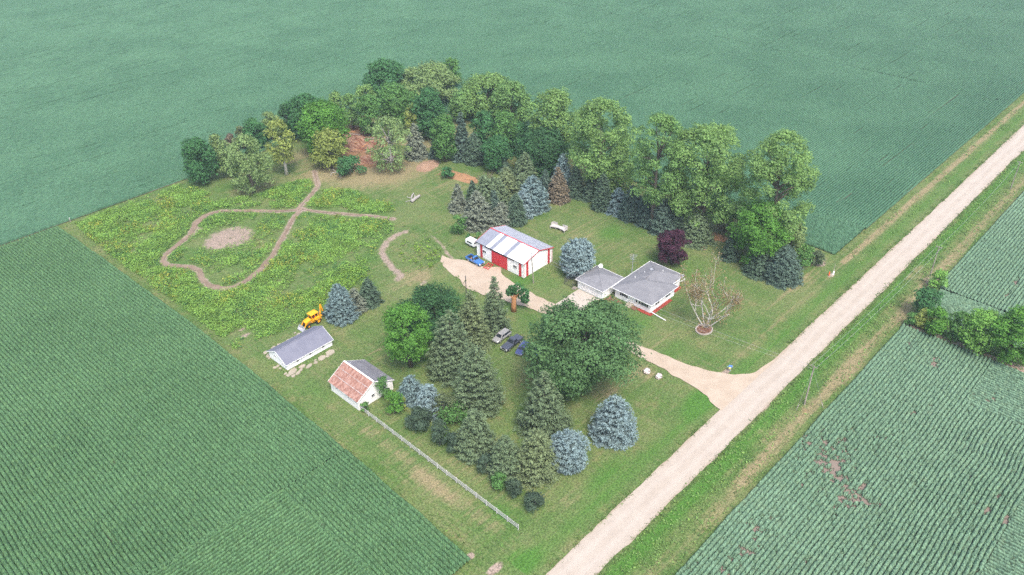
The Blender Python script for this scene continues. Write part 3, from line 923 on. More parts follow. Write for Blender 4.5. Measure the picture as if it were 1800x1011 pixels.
def farmhouse():
    h = empty('farmhouse', (140, 90, 0))
    tag(h, 'white ranch farmhouse with a grey hipped shingle roof', 'house')
    X = lambda v: v - 140
    Y = lambda v: v - 90
    wz = 2.62
    m = MB(); m.box(X(135.05), X(144.85), Y(85.2), Y(95.5), 0, wz); m.box(X(144.85), X(149.75), Y(86.75), Y(95.6), 0, wz); m.build('wall', M['white'], h)
    m = MB()
    hip(m, X(134.4), X(145.45), Y(84.55), Y(96.05), 2.78, .335)
    m.build('roof', M['shingle'], h)
    m = MB(); hip(m, X(137.4), X(150.35), Y(86.1), Y(96.2), 2.74, .345); m.build('roof', M['shingle'], h)
    m = MB()
    e = .05
    for a, b_ in (((134.34, 84.5), (145.5, 84.5)), ((134.34, 84.5), (134.34, 96.1)), ((145.5, 84.5), (145.5, 86.05)), ((145.5, 86.05), (150.4, 86.05)), ((150.4, 86.05), (150.4, 96.25)), ((134.34, 96.13), (137.3, 96.13)), ((137.3, 96.26), (150.4, 96.26))):
        m.beam((X(a[0]), Y(a[1]), 2.71), (X(b_[0]), Y(b_[1]), 2.71), .08, .13)
    m.build('gutter', M['white'], h)
    # ridge caps along hips
    m = MB()
    ap = (X(140.15), Y(90.3), 2.78 + 5.525 * .335 + .02)
    for c in ((134.4, 84.55), (134.4, 96.05), (145.45, 84.55)):
        m.beam((X(c[0]), Y(c[1]), 2.80), ap, .25, .04)
    zb = 2.74 + 5.05 * .345 + .02
    m.beam((X(140.6), Y(91.15), zb), (X(145.3), Y(91.15), zb), .25, .04)
    m.beam((X(145.3), Y(91.15), zb), (X(150.35), Y(86.1), 2.76), .25, .04); m.beam((X(145.3), Y(91.15), zb), (X(150.35), Y(96.2), 2.76), .25, .04)
    m.build('ridge_cap', M['shingle'], h)
    xw = X(135.05)
    for y0, y1, sh in ((92.3, 93.5, True), (88.9, 89.4, False), (88.0, 88.5, False), (86.4, 87.6, True)):
        window(h, 'x-', Y(y0), Y(y1), 1.25, 2.1, xw, sh, sh)
    for x0, x1 in ((137.0, 138.6), (141.2, 143.2)):
        window(h, 'y-', X(x0), X(x1), 1.15, 2.1, Y(85.2), True)
    window(h, 'y-', X(146.2), X(147.4), 1.15, 2.1, Y(86.75), True)
    m = MB(); m.box(xw - .06, xw - .004, Y(90.2), Y(91.1), .45, 2.35); d = m.build('door', M['white_worn'], h)
    m = MB(); m.box(xw - .1, xw - .061, Y(90.28), Y(90.34), 1.3, 1.42); m.build('handle', M['black'], d)
    m = MB(); m.box(xw - 1.3, xw - .004, Y(89.9), Y(91.4), .01, .42); m.box(xw - 1.7, xw - 1.3, Y(90.0), Y(91.3), .01, .21)
    st = m.build('front_step', M['slab'], h)
    for yy in (89.95, 91.35):
        m = MB()
        for xx in (-1.25, -.1):
            m.beam((xw + xx, Y(yy), .42), (xw + xx, Y(yy), 1.35), .04)
        m.beam((xw - 1.25, Y(yy), 1.35), (xw - .1, Y(yy), 1.35), .04)
        m.build('railing', M['white'], st)
    m = MB(); m.box(X(144.86), X(145.9), Y(85.4), Y(86.7), .01, .3); m.build('side_step', M['slab'], h)
    for px, py in ((143.6, 93.2), (146.9, 90.1), (140.5, 93.8)):
        m = MB(); zz = 3.5 if px != 143.6 else 3.7
        zz = 2.74 + min(96.2 - py, py - 86.1, 150.35 - px) * .345
        m.tube([(X(px), Y(py), zz - .1), (X(px), Y(py), zz + .35)], .09, 8); m.build('roof_vent', M['white'], h)
    m = MB(); zz = 2.74 + (92.3 - 86.1) * 0 + 3.9 * .345
    m.box(X(145.0), X(145.7), Y(92.1), Y(92.8), zz - .1, zz + .25); m.build('chimney', M['grey_metal'], h)


farmhouse()


def garage():
    h = empty('garage', (135.7, 100.75, 0))
    tag(h, 'white double garage with a grey pyramid roof beside the farmhouse', 'garage')
    m = MB(); m.box(-3.75, 3.8, -3.75, 3.8, 0, 2.5); m.build('wall', M['white'], h)
    m = MB(); hip(m, -4.2, 4.2, -4.22, 4.22, 2.64, .34); m.build('roof', M['shingle'], h)
    m = MB()
    for a, b_ in (((-4.26, -4.28), (4.26, -4.28)), ((4.26, -4.28), (4.26, 4.28)), ((4.26, 4.28), (-4.26, 4.28)), ((-4.26, 4.28), (-4.26, -4.28))):
        m.beam((*a, 2.57), (*b_, 2.57), .08, .13)
    m.build('gutter', M['white'], h)
    m = MB()
    for c in ((-4.2, -4.22), (4.2, -4.22), (-4.2, 4.22), (4.2, 4.22)):
        m.beam((*c, 2.67), (0, 0, 2.64 + 4.2 * .34 + .02), .25, .04)
    m.build('ridge_cap', M['shingle'], h)
    m = MB(); m.box(-3.80, -3.755, -2.6, 2.5, .02, 2.15)
    for k in range(1, 4): m.box(-3.815, -3.8, -2.58, 2.48, k * .54 - .015, k * .54 + .015)
    m.build('garage_door', M['white_worn'], h)
    m = MB(); m.box(-1.9, -1.0, -3.80, -3.755, .02, 2.05); d = m.build('door', M['white_worn'], h)
    m = MB(); m.box(-1.1, -1.03, -3.85, -3.802, 1.0, 1.1); m.build('handle', M['black'], d)
    window(h, 'y-', 1.0, 1.8, 1.2, 1.95, -3.75, False, mat_frame=M['black'])
    for yy in (3.1, -3.1):
        m = MB(); m.tube([(-3.95, yy, 2.1), (-3.78, yy, 2.2)], .09, 8); m.build('wall_lamp', M['black'], h)


garage()


def gable_wall(m, x0, x1, y0, y1, ez, rz, ridge, along):
    if along == 'y':
        m.prism([(x0, 0), (x1, 0), (x1, ez), (ridge, rz), (x0, ez)], 'y', y0, y1)
    else:
        m.prism([(y0, 0), (y1, 0), (y1, ez), (ridge, rz), (y0, ez)], 'x', x0, x1)


def long_shed():
    h = empty('long_shed', (71.3, 133.9, 0))
    tag(h, 'long low white shed with a slate-blue gable roof', 'shed')
    x0, x1, y0, y1 = -5.95, 5.95, -3.4, 3.4
    ez, rz = 1.72, 3.5
    m = MB(); gable_wall(m, x0, x1, y0, y1, ez, rz - .1, 0, 'x'); m.build('wall', M['white'], h)
    ov, oe = .35, .25
    s = (rz - ez) / 3.4
    for sg in (-1, 1):
        m = MB(); m.prism([(0 if sg > 0 else 0, rz), (sg * (3.4 + ov), ez - s * ov), (sg * (3.4 + ov), ez - s * ov + .1), (0, rz + .1)], 'x', x0 - oe, x1 + oe)
        m.build('roof', M['shingle_blue'], h)
    m = MB(); m.beam((x0 - oe, 0, rz + .11), (x1 + oe, 0, rz + .11), .3, .04); m.build('ridge_cap', M['shingle_blue'], h)
    m = MB()
    for xx in (x0 - oe - .03, x1 + oe + .03):
        for sg in (-1, 1):
            m.beam((xx, 0, rz - .0), (xx, sg * (3.4 + ov), ez - s * ov), .05, .16)
    for sg in (-1, 1): m.beam((x0 - oe, sg * (3.43 + ov), ez - s * ov), (x1 + oe, sg * (3.43 + ov), ez - s * ov), .05, .12)
    m.build('trim', M['white'], h)
    for xx in (-3.2, .1, 3.5):
        window(h, 'y-', xx - .28, xx + .28, .75, 1.2, y0, False)
    window(h, 'x-', .5, 1.05, 1.35, 1.95, x0, False); window(h, 'x-', -2.15, -1.75, .8, 1.2, x0, False)


long_shed()


M['lap'] = surf('pale_rust_lap', (.36, .29, .27), .8, .2, var=.25, scale=3)


def rust_shed():
    h = empty('old_shed', (72.35, 113.4, 0))
    tag(h, 'old white shed with one rusty red roof slope and one grey slope', 'shed')
    x0, x1, y0, y1 = -4.5, 4.5, -4.6, 4.6
    ez, rz, rx = 2.6, 5.1, -.3
    m = MB(); gable_wall(m, x0, x1, y0, y1, ez, rz - .1, rx, 'y'); m.build('wall', M['white_worn'], h)
    m = MB()
    for k in range(1, 30):
        xx = x0 + k * .3; zt = (ez + (rz - ez) * ((xx - x0) / (rx - x0) if xx < rx else (x1 - xx) / (x1 - rx))) - .2
        m.box(xx - .012, xx + .012, y0 - .012, y0 - .002, .1, zt)
    m.build('board_seam', M['white_worn'], h)
    ov, oy = .32, .3
    s = (rz - ez) / (rx - x0)
    xe, ze = x0 - ov, ez - s * ov
    # rusty slope: three courses of overlapping sheets
    m = MB()
    rs = random.Random(3)
    nU, nV = 3, 9
    for i in range(nU):
        for k in range(nV):
            f0, f1 = i / nU, (i + 1) / nU + .02
            ya = y0 - oy + k * (y1 - y0 + 2 * oy) / nV; yb = ya + (y1 - y0 + 2 * oy) / nV - .012
            dz = .012 * ((nU - i)) * 0 + .018 * i + rs.random() * .012
            P = lambda f: (xe + (rx - xe) * f, ze + (rz - ze) * f)
            p, q = P(f0), P(min(1, f1))
            m.prism([(p[0], p[1] + dz + .03), (q[0], q[1] + dz), (q[0], q[1] + .04 + dz), (p[0], p[1] + .07 + dz)], 'y', ya, yb)
    m.build('rusty_roof', M['rust_roof'], h)['label'] = 'rusty red sheet-metal roof slope'
    m = MB(); m.prism([(xe, ze - .05), (rx, rz - .06), (rx, rz), (xe, ze + .015)], 'y', y0 - oy + .02, y1 + oy - .02); m.build('roof_deck', M['white_worn'], h)
    # pale laps between the courses
    for f in (.355, .685):
        m = MB()
        for k in range(14):
            ya = y0 - oy + k * (y1 - y0 + 2 * oy) / 14 + rs.random() * .2
            wd = .03 + rs.random() * .09
            a = (xe + (rx - xe) * (f - wd / 5), ze + (rz - ze) * (f - wd / 5) + .115); b_ = (xe + (rx - xe) * (f + wd / 6), ze + (rz - ze) * (f + wd / 6) + .115)
            m.prism([(a[0], a[1] - .02), (b_[0], b_[1] - .02), (b_[0], b_[1]), (a[0], a[1])], 'y', ya, ya + .62 + rs.random() * .3)
        m.build('roof_lap', M['lap'], h)
    s2 = (rz - ez) / (x1 - rx)
    m = MB(); m.prism([(rx, rz - .04), (x1 + ov, ez - s2 * ov), (x1 + ov, ez - s2 * ov + .07), (rx, rz + .05)], 'y', y0 - oy, y1 + oy)
    for k in range(6):
        f = (k + 1) / 7
        xx = rx + (x1 + ov - rx) * f; zz = rz + .05 + (ez - s2 * ov + .07 - rz - .05) * f
        m.beam((xx, y0 - oy, zz + .005), (xx, y1 + oy, zz + .005), .12, .02)
    m.build('grey_roof', M['old_grey_roof'], h)['label'] = 'weathered grey roof slope'
    m = MB(); m.beam((rx, y0 - oy - .02, rz + .13), (rx, y1 + oy + .02, rz + .13), .36, .06); m.build('ridge_cap', M['white_worn'], h)
    for yy in (y0 - oy - .03, y1 + oy + .03):
        m = MB(); m.beam((rx, yy, rz), (xe, yy, ze), .05, .2); m.beam((rx, yy, rz), (x1 + ov, yy, ez - s2 * ov), .05, .16)
        m.build('trim', M['white_worn'], h)
    for yy in (2.6, -1.6):
        window(h, 'x-', yy - .22, yy + .22, 1.5, 2.1, x0, False, mat_frame=M['white_worn'])
    window(h, 'y-', -1.05, -.35, 1.25, 2.0, y0, True, mat_frame=M['white_worn'])
    m = MB(); m.box(1.9, 3.6, y0 - .06, y0 - .015, .02, 2.3); d = m.build('door', M['white_worn'], h)
    m = MB(); m.box(1.92, 1.98, y0 - .1, y0 - .06, .1, 2.2); m.build('handle', M['grey_metal'], d)
    m = MB(); m.tube([(.2, 3.4, 4.7), (.2, 3.4, 5.3)], .12, 8); m.build('roof_vent', M['grey_metal'], h)


rust_shed()

# paving, beds and small structures on the ground
rsd = random.Random(11)


def slab_path(cells, z, label):
    m = MB()
    for cx, cy, a, b_, rot in cells:
        n = rsd.randint(5, 6)
        t0 = rsd.random() * 6
        poly = []
        for k in range(n):
            t = t0 + 2 * math.pi * k / n
            r = .85 + rsd.random() * .3
            px, py = a * r * math.cos(t), b_ * r * math.sin(t)
            poly.append((cx + px * math.cos(rot) - py * math.sin(rot), cy + px * math.sin(rot) + py * math.cos(rot)))
        m.prism(poly, 'z', -.1, z + rsd.random() * .03)
    o = m.build('concrete_path', M['slab'])
    tag(o, label, kind='structure')


def shed_px(x, y):
    return at(450 + x / 4.815, 520 + y / 4.815)[:2]


cells = []
for x, y, a, b_ in [(630, 480, 1.35, 1.0), (557, 528, 1.05, .8), (605, 512, .45, .4), (508, 565, .55, .5), (502, 545, .4, .3), (450, 595, 1.0, .55), (390, 600, .9, .55), (380, 628, .55, .4), (355, 655, .75, .45), (310, 640, 1.2, .85), (318, 678, .6, .45), (275, 672, .55, .5), (250, 660, .4, .3),
                    (160, 608, .45, .4), (185, 595, .5, .35), (205, 615, .35, .35), (80, 480, .7, .5), (105, 505, .8, .45), (115, 525, .5, .3), (145, 440, .7, .4), (195, 413, .55, .4), (240, 398, .4, .35), (270, 378, .6, .35), (305, 362, .5, .35), (335, 345, .4, .3), (360, 325, .6, .35), (330, 315, .4, .25)]:
    p = shed_px(x, y); cells.append((p[0], p[1], a * .98, b_ * 1.0, rsd.random() * .6))
slab_path(cells, .07, 'broken concrete slabs around the long white shed')


def bed(name, poly, mat, label, z=.06):
    P = jitter_line(poly + [poly[0]], .35, .06, 7)[:-1]
    o = sheet(name, [tuple(p) for p in P], z, mat)
    tag(o, label, kind='structure')


bed('mulch_bed', [(134.0, 84.3), (142.9, 84.2), (142.9, 85.15), (135.0, 85.15), (135.0, 88.4), (134.0, 88.2)], M['mulch_red'], 'red mulch bed along the farmhouse walls')
bed('mulch_bed', [(146.0, 85.6), (149.2, 85.7), (149.3, 86.7), (146.0, 86.7)], M['mulch_red'], 'red mulch bed at the far end of the farmhouse')
bed('paver_path', [(132.2, 96.6), (134.6, 96.6), (134.4, 95.2), (134.2, 92.2), (133.2, 92.4), (132.9, 95.0)], M['mulch'], 'brown paver path between garage and front step')
bed('mulch_bed', [(133.4, 88.4), (135.0, 88.5), (135.0, 89.8), (133.6, 89.8)], M['mulch'], 'brown mulch bed beside the front step')


# ------------------------------------------------------------------ vehicles (front towards local +X)
def paint(name, c, rough=.3):
    return surf(name, c, rough, .5, .25, var=.06, scale=1.5)


M['paint_blue'] = paint('blue_car_paint', (.06, .20, .52))
M['paint_slate'] = paint('dark_slate_car_paint', (.085, .095, .125))
M['paint_navy'] = paint('navy_car_paint', (.075, .095, .22))
M['paint_silver'] = paint('silver_tan_car_paint', (.34, .34, .335))
M['paint_bright'] = paint('bright_blue_car_paint', (.07, .13, .34))
M['lamp'] = surf('lamp_lens', (.8, .8, .78), .15, .5, var=.05)
M['red_lens'] = surf('red_lens', (.45, .02, .02), .2, .5, var=.05)


def wheels(root, xs, track_, r, wd, rim='rim'):
    for x in xs:
        for s in (-1, 1):
            m = MB(); m.wheel(x, s * track_, r, r, wd); wh = m.build('wheel', M['tyre'], root)
            m = MB(); m.wheel(x, s * (track_ + wd * .32), r, r * .62, wd * .42, 14); m.build('rim', M[rim], wh)


def glass_quad(root, quads, name='window'):
    m = MB()
    for q in quads:
        q = [Vector(p) for p in q]
        n = (q[1] - q[0]).cross(q[2] - q[0]).normalized() * .018
        vs = [p - n for p in q] + [p + n for p in q]
        k = len(q)
        m.add(vs, [tuple(range(k))[::-1], tuple(range(k, 2 * k))] + [(i, (i + 1) % k, k + (i + 1) % k, k + i) for i in range(k)])
    return m.build(name, M['dark_glass'], root)


def cabin(root, mat, xa, xb, xc, xd, w0, w1, z0, z1, pillars=()):
    """greenhouse: windscreen base xa, roof front xb, roof rear xc, rear base xd"""
    m = MB()
    m.loft([(xd, [(w0, z0 - .02), (w0 * .98, z0)]), (xc, [(w0, z0 - .02), (w1, z1)]), (xb, [(w0, z0 - .02), (w1, z1)]), (xa, [(w0, z0 - .02), (w0 * .98, z0)])])
    m.build('cab', mat, root, bevel=.05)
    e = .012
    def P(x, s, t):      # point on the side wall at height fraction t
        ww = w0 + (w1 - w0) * t + e
        return (x, s * ww, z0 + (z1 - z0) * t)
    f0, f1 = .12, .84
    lerp = lambda a, b, t: a + (b - a) * t
    ws = glass_quad(root, [[(lerp(xa, xb, f0) + e, -w0 * .86, lerp(z0, z1, f0) + e), (lerp(xa, xb, f0) + e, w0 * .86, lerp(z0, z1, f0) + e), (lerp(xa, xb, f1) + e, w1 * .86, lerp(z0, z1, f1) + e), (lerp(xa, xb, f1) + e, -w1 * .86, lerp(z0, z1, f1) + e)]], 'windscreen')
    glass_quad(root, [[(lerp(xd, xc, f0) - e, w0 * .82, lerp(z0, z1, f0) + e), (lerp(xd, xc, f0) - e, -w0 * .82, lerp(z0, z1, f0) + e), (lerp(xd, xc, f1) - e, -w1 * .82, lerp(z0, z1, f1) + e), (lerp(xd, xc, f1) - e, w1 * .82, lerp(z0, z1, f1) + e)]], 'rear_window')
    cuts = [xd] + sorted(pillars) + [xa]
    for i in range(len(cuts) - 1):
        a, b = cuts[i] + .06, cuts[i + 1] - .06
        for s in (-1, 1):
            at_b = lambda x, t: min(max(x, lerp(xd, xc, t) + .10), lerp(xa, xb, t) - .10)
            q = [P(at_b(a, f0), s, f0), P(at_b(b, f0), s, f0), P(at_b(b, f1), s, f1), P(at_b(a, f1), s, f1)]
            glass_quad(root, [q], 'side_window')


def front_end(root, L2, hw, zt, mat_grille='black'):
    m = MB(); m.box(L2 - .05, L2 + .07, -hw * .96, hw * .96, .40, .58); m.build('bumper', M['chrome'], root, bevel=.03)
    m = MB(); m.box(L2 - .03, L2 + .03, -hw * .55, hw * .55, .62, zt - .1); m.build('grille', M[mat_grille], root)
    for s in (-1, 1):
        m = MB(); m.box(L2 - .12, L2 + .025, s * hw * .78 - .17, s * hw * .78 + .17, .66, zt - .1); m.build('headlight', M['lamp'], root, bevel=.02)


def pickup(name, loc, rz, mat, label, L=5.5, W=1.95, crew=False, tonneau=False, old=False, group=None):
    t = empty(name, loc, rz)
    tag(t, label, 'pickup truck', group)
    h, w = L / 2, W / 2
    zt = 1.06
    m = MB()
    # lower shell: bed floor low, cab and hood full height
    bx = -h + (1.75 if crew else 2.15)
    ha = .55 if crew else .62
    m.loft([(-h, [(w * .9, .42), (w, .62), (w, .74), (w * .9, .76)]), (bx, [(w * .9, .40), (w, .62), (w, .74), (w * .9, .76)])])
    m.loft([(bx + .004, [(w * .9, .40), (w, .62), (w, zt - .1), (w * .93, zt)]), (ha, [(w * .9, .40), (w, .62), (w, zt - .1), (w * .93, zt)]), (h - .25, [(w * .9, .42), (w, .62), (w * .98, zt - .14), (w * .88, zt - .05)]), (h, [(w * .85, .48), (w * .95, .62), (w * .92, zt - .2), (w * .8, zt - .12)])])
    m.build('body', mat, t, bevel=.04)
    m = MB()
    for s in (-1, 1): m.box(-h, bx - .03, s * w - (.1 if s > 0 else 0), s * w + (.1 if s < 0 else 0), .765, zt + .06)
    m.box(-h, -h + .09, -w + .1, w - .1, .765, zt + .05); m.box(bx - .12, bx - .03, -w + .1, w - .1, .765, zt + .06)
    bed = m.build('bed', mat, t)
    if tonneau:
        m = MB(); m.box(-h + .02, bx - .04, -w + .06, w - .06, zt + .065, zt + .12); m.build('tonneau_cover', M['black'] if not crew else mat, bed, bevel=.03)
    else:
        m = MB(); m.box(-h + .1, bx - .13, -w + .11, w - .11, .765, .79); m.build('bed_liner', M['black'], bed)
        m = MB(); m.wheel(0, 0, 0, .36, .22); sp = m.build('spare_tyre', M['tyre'], bed); sp.rotation_euler = (math.pi / 2, 0, 0); sp.location = (bx - 1.0, .15, .92)
        m = MB(); m.box(bx - .75, bx - .25, -.6, -.1, .8, 1.0); m.build('tool_box', M['rust_bark'], bed)
    cabin(t, mat, ha + .12, ha - .55, bx + .28, bx + .06, w * .92, w * .74, zt, 1.80, (() if not crew else ((bx + ha) / 2 - .02,)))
    front_end(t, h, w, zt - .06)
    m = MB(); m.box(-h - .1, -h + .02, -w * .95, w * .95, .45, .6); m.build('rear_bumper', M['chrome'], t)
    for s in (-1, 1):
        m = MB(); m.box(-h - .02, -h + .03, s * w * .9 - .06, s * w * .9 + .06, .75, 1.0); m.build('tail_light', M['red_lens'], t)
        m = MB(); m.box(ha - .25, ha - .1, s * (w + .08) - .08, s * (w + .08) + .08, 1.1, 1.28); m.build('mirror', M['chrome'] if old else M['black'], t)
        m = MB(); m.box(bx + .05, ha + .1, s * w - .012, s * w + .012, .66, .72); m.build('side_trim', M['chrome'] if old else M['black'], t)
    wheels(t, (-h + 1.05, h - .95), w - .12, .38, .25)
    return t


def suv(name, loc, rz, mat, label, cat='car', L=4.7, W=1.85, H=1.68, zt=1.02, hood=1.25, group=None):
    t = empty(name, loc, rz)
    tag(t, label, cat, group)
    h, w = L / 2, W / 2
    m = MB()
    m.loft([(-h, [(w * .85, .42), (w * .94, .62), (w * .92, zt - .12), (w * .85, zt - .02)]), (-h + .4, [(w * .9, .36), (w, .6), (w, zt - .1), (w * .93, zt)]), (h - hood, [(w * .9, .36), (w, .6), (w, zt - .1), (w * .93, zt)]), (h - .35, [(w * .9, .38), (w, .6), (w * .97, zt - .24), (w * .85, zt - .15)]), (h, [(w * .75, .45), (w * .85, .6), (w * .8, zt - .34), (w * .68, zt - .26)])])
    m.build('body', mat, t, bevel=.05)
    cabin(t, mat, h - hood + .12, h - hood - .65, -h + .55, -h + .15, w * .92, w * .74, zt, H, (h - hood - 1.25, -h + 1.15))
    front_end(t, h - .03, w * .86, zt - .22)
    m = MB(); m.box(-h - .04, -h + .06, -w * .88, w * .88, .42, .6); m.build('rear_bumper', M['black'], t, bevel=.03)
    for s in (-1, 1):
        m = MB(); m.box(-h - .01, -h + .05, s * w * .76 - .1, s * w * .76 + .1, .7, .95); m.build('tail_light', M['red_lens'], t)
        m = MB(); m.box(h - hood - .2, h - hood - .05, s * (w + .06) - .07, s * (w + .06) + .07, 1.04, 1.18); m.build('mirror', M['black'], t)
        m = MB(); m.beam((-h + .7, s * w * .62, H + .03), (h - hood - .75, s * w * .62, H + .03), .04); m.build('roof_rail', M['chrome'], t)
    wheels(t, (-h + .9, h - .92), w - .1, .34, .22)
    return t


pickup('pickup_truck', (123.35, 131.75, .05), R_(-92), M['paint_blue'], 'old blue pickup with a loaded open bed parked by the barn', L=5.35, old=True)
VG = 'vehicles parked on the lawn under the oak'
suv('parked_car', (104.6, 104.1, 0), R_(180 + 3), M['paint_silver'], 'silver tan car at the spruce end of the parked row', L=4.85, group=VG)
pickup('pickup_truck', (104.3, 100.7, 0), R_(180 + 4), M['paint_slate'], 'dark pickup with a covered bed between two parked cars', L=5.75, crew=True, tonneau=True, group=VG)
suv('parked_car', (104.5, 97.6, 0), R_(180 + 16), M['paint_navy'], 'dark blue car parked beside the dark pickup, rear under oak leaves', L=4.5, H=1.5, zt=.95, group=VG)
suv('parked_car', (106.1, 94.1, 0), R_(180 + 8), M['paint_bright'], 'blue car almost hidden beneath the big oak', L=4.5, H=1.5, zt=.95, group=VG)


def backhoe():
    t = empty('backhoe_loader', (79.0, 140.7, 0), R_(183))
    tag(t, 'yellow backhoe loader with raised rear boom behind the long shed', 'backhoe')
    Y_ = M['yellow']
    m = MB()
    m.box(-1.7, .4, -.55, .55, .65, 1.25)
    m.loft([(.4, [(.5, .8), (.52, 1.2), (.5, 1.75), (.4, 1.82)]), (2.1, [(.45, .8), (.46, 1.1), (.42, 1.55), (.34, 1.6)])])
    m.build('body', Y_, t, bevel=.05)
    m = MB(); m.box(2.09, 2.2, -.36, .36, .85, 1.5); m.build('grille', M['black'], t)
    for s in (-1, 1):
        m = MB(); m.prism([(-1.75, 1.25), (-.45, 1.25), (-.25, 1.62), (-.55, 1.85), (-1.5, 1.85), (-1.8, 1.6)], 'y', s * .98 - .26, s * .98 + .26); m.build('mudguard', Y_, t)
    # cab: posts, roof, glass
    c = empty('cab', (0, 0, 0)); c.parent = t
    m = MB()
    for x in (-1.45, .28):
        for s in (-1, 1): m.beam((x, s * .68, 1.3), (x * .95, s * .66, 2.72), .11)
    m.beam((-.6, -.7, 1.3), (-.6, -.68, 2.72), .09); m.beam((-.6, .7, 1.3), (-.6, .68, 2.72), .09)
    m.box(-1.5, .34, -.74, .74, 1.22, 1.36)
    m.build('cab_frame', Y_, c)
    m = MB(); m.box(-1.65, .5, -.82, .82, 2.72, 2.9); m.build('cab_roof', Y_, c, bevel=.06)
    glass_quad(c, [[(.27, -.6, 1.45), (.27, .6, 1.45), (.25, .58, 2.65), (.25, -.58, 2.65)], [(-1.42, .6, 1.6), (-1.42, -.6, 1.6), (-1.36, -.58, 2.65), (-1.36, .58, 2.65)]], 'windscreen')
    m = MB(); m.box(-.9, -.4, -.3, .3, 1.36, 1.75); m.box(-1.0, -.88, -.3, .3, 1.5, 2.2); m.build('seat', M['mulch_red'], c, bevel=.05)
    for x, r, wd, tr in ((-1.1, .72, .45, .98), (1.55, .46, .3, .82)):
        for s in (-1, 1):
            m = MB(); m.wheel(x, s * tr, r, r, wd); wh = m.build('wheel', M['tyre'], t)
            m = MB(); m.wheel(x, s * (tr + wd * .3), r, r * .55, wd * .45, 14); m.build('rim', Y_, wh)
    for s in (-1, 1):
        m = MB(); m.beam((.35, s * .62, 1.75), (1.75, s * .62, 1.45), .14, .26); m.beam((1.7, s * .62, 1.5), (2.75, s * .62, .45), .14, .26); m.build('loader_arm', Y_, t)
        m = MB(); m.tube([(.6, s * .6, 1.1), (1.75, s * .6, 1.3)], .06, 8); m.build('ram', M['chrome'], t)
    m = MB()
    prof = [(2.75, .95), (2.7, .35), (2.9, .05), (3.5, .03), (3.5, .06), (2.95, .10), (2.78, .36), (2.82, .95)]
    m.prism(prof, 'y', -1.1, 1.1)
    for s in (-1.1, 1.06): m.prism([(2.78, .9), (2.74, .36), (2.93, .07), (3.5, .05)], 'y', s, s + .04)
    m.build('bucket', M['grey_metal'], t)
    # rear: swing post, stabilisers, boom folded up, dipper, bucket
    m = MB(); m.box(-2.15, -1.7, -.85, .85, .55, 1.0); m.build('rear_frame', Y_, t)
    for s in (-1, 1):
        m = MB(); m.beam((-1.95, s * .8, .9), (-2.05, s * 1.0, 1.75), .16, .2); m.box(-2.25, -1.85, s * 1.02 - .2, s * 1.02 + .2, 1.72, 1.8); m.build('stabiliser', Y_, t)
    m = MB(); m.beam((-2.2, 0, .8), (-2.55, .02, 2.0), .26, .42); m.beam((-2.5, .02, 1.9), (-2.95, .04, 3.95), .2, .34); m.build('boom', Y_, t)
    m = MB(); m.beam((-2.9, .04, 3.9), (-3.35, .06, 1.9), .2, .3); m.build('dipper', Y_, t)
    m = MB(); m.tube([(-2.2, 0, 1.7), (-2.75, .03, 3.3)], .07, 8); m.build('ram', M['chrome'], t)
    m = MB(); m.prism([(-3.2, 1.95), (-3.55, 1.95), (-3.75, 1.4), (-3.4, .95), (-2.95, 1.0), (-3.35, 1.2), (-3.5, 1.5)], 'y', -.3, .42); m.build('rear_bucket', M['black'], t)


backhoe()


def topper():
    t = empty('white_trailer', (128.9, 138.6, 0), R_(88))
    tag(t, 'small white box trailer tucked behind the barn corner', 'trailer')
    m = MB(); m.loft([(-1.6, [(.95, .55), (1.0, .9), (.95, 1.75), (.8, 1.9)]), (1.4, [(.95, .55), (1.0, .9), (.95, 1.75), (.8, 1.9)]), (1.7, [(.9, .6), (.95, .9), (.85, 1.5), (.7, 1.6)])]); m.build('body', M['white'], t, bevel=.06)
    glass_quad(t, [[(-1.62, .7, 1.2), (-1.62, -.7, 1.2), (-1.62, -.65, 1.65), (-1.62, .65, 1.65)]], 'rear_window')
    for s in (-1, 1): glass_quad(t, [[(-1.0, s * .995, 1.15), (.9, s * .995, 1.15), (.9, s * .97, 1.6), (-1.0, s * .97, 1.6)]], 'side_window')
    m = MB(); m.box(-1.72, -1.6, -.9, .9, .5, .62); m.build('bumper', M['grey_metal'], t)
    wheels(t, (-.2,), .9, .34, .2)
    m = MB(); m.beam((1.6, .5, .55), (2.6, 0, .5), .08); m.beam((1.6, -.5, .55), (2.6, 0, .5), .08); m.build('hitch', M['grey_metal'], t)


topper()


def implement():
    t = empty('steel_ramp', (123.9, 127.6, .05), R_(10))
    tag(t, 'low red steel frame lying before the blue pickup', 'steel frame')
    for i, y in enumerate((-.7, 0, .7)):
        m = MB(); m.beam((-1.2, y, .2), (1.5, y + .1, .28), .14, .12); m.build('rail', M['red'], t)
    m = MB(); m.beam((-1.0, -.75, .32), (-1.0, .75, .32), .1); m.beam((1.2, -.75, .36), (1.2, .85, .36), .1); m.build('cross_bar', M['red'], t)
    m = MB()
    for x in (-1.0, 1.2):
        for y in (-.7, .7): m.beam((x, y, 0), (x, y, .3), .08)
    m.build('foot', M['red'], t)


implement()


M['grey_deck'] = surf('weathered_white_deck', (.44, .41, .39), .85, .2, var=.15, scale=4)


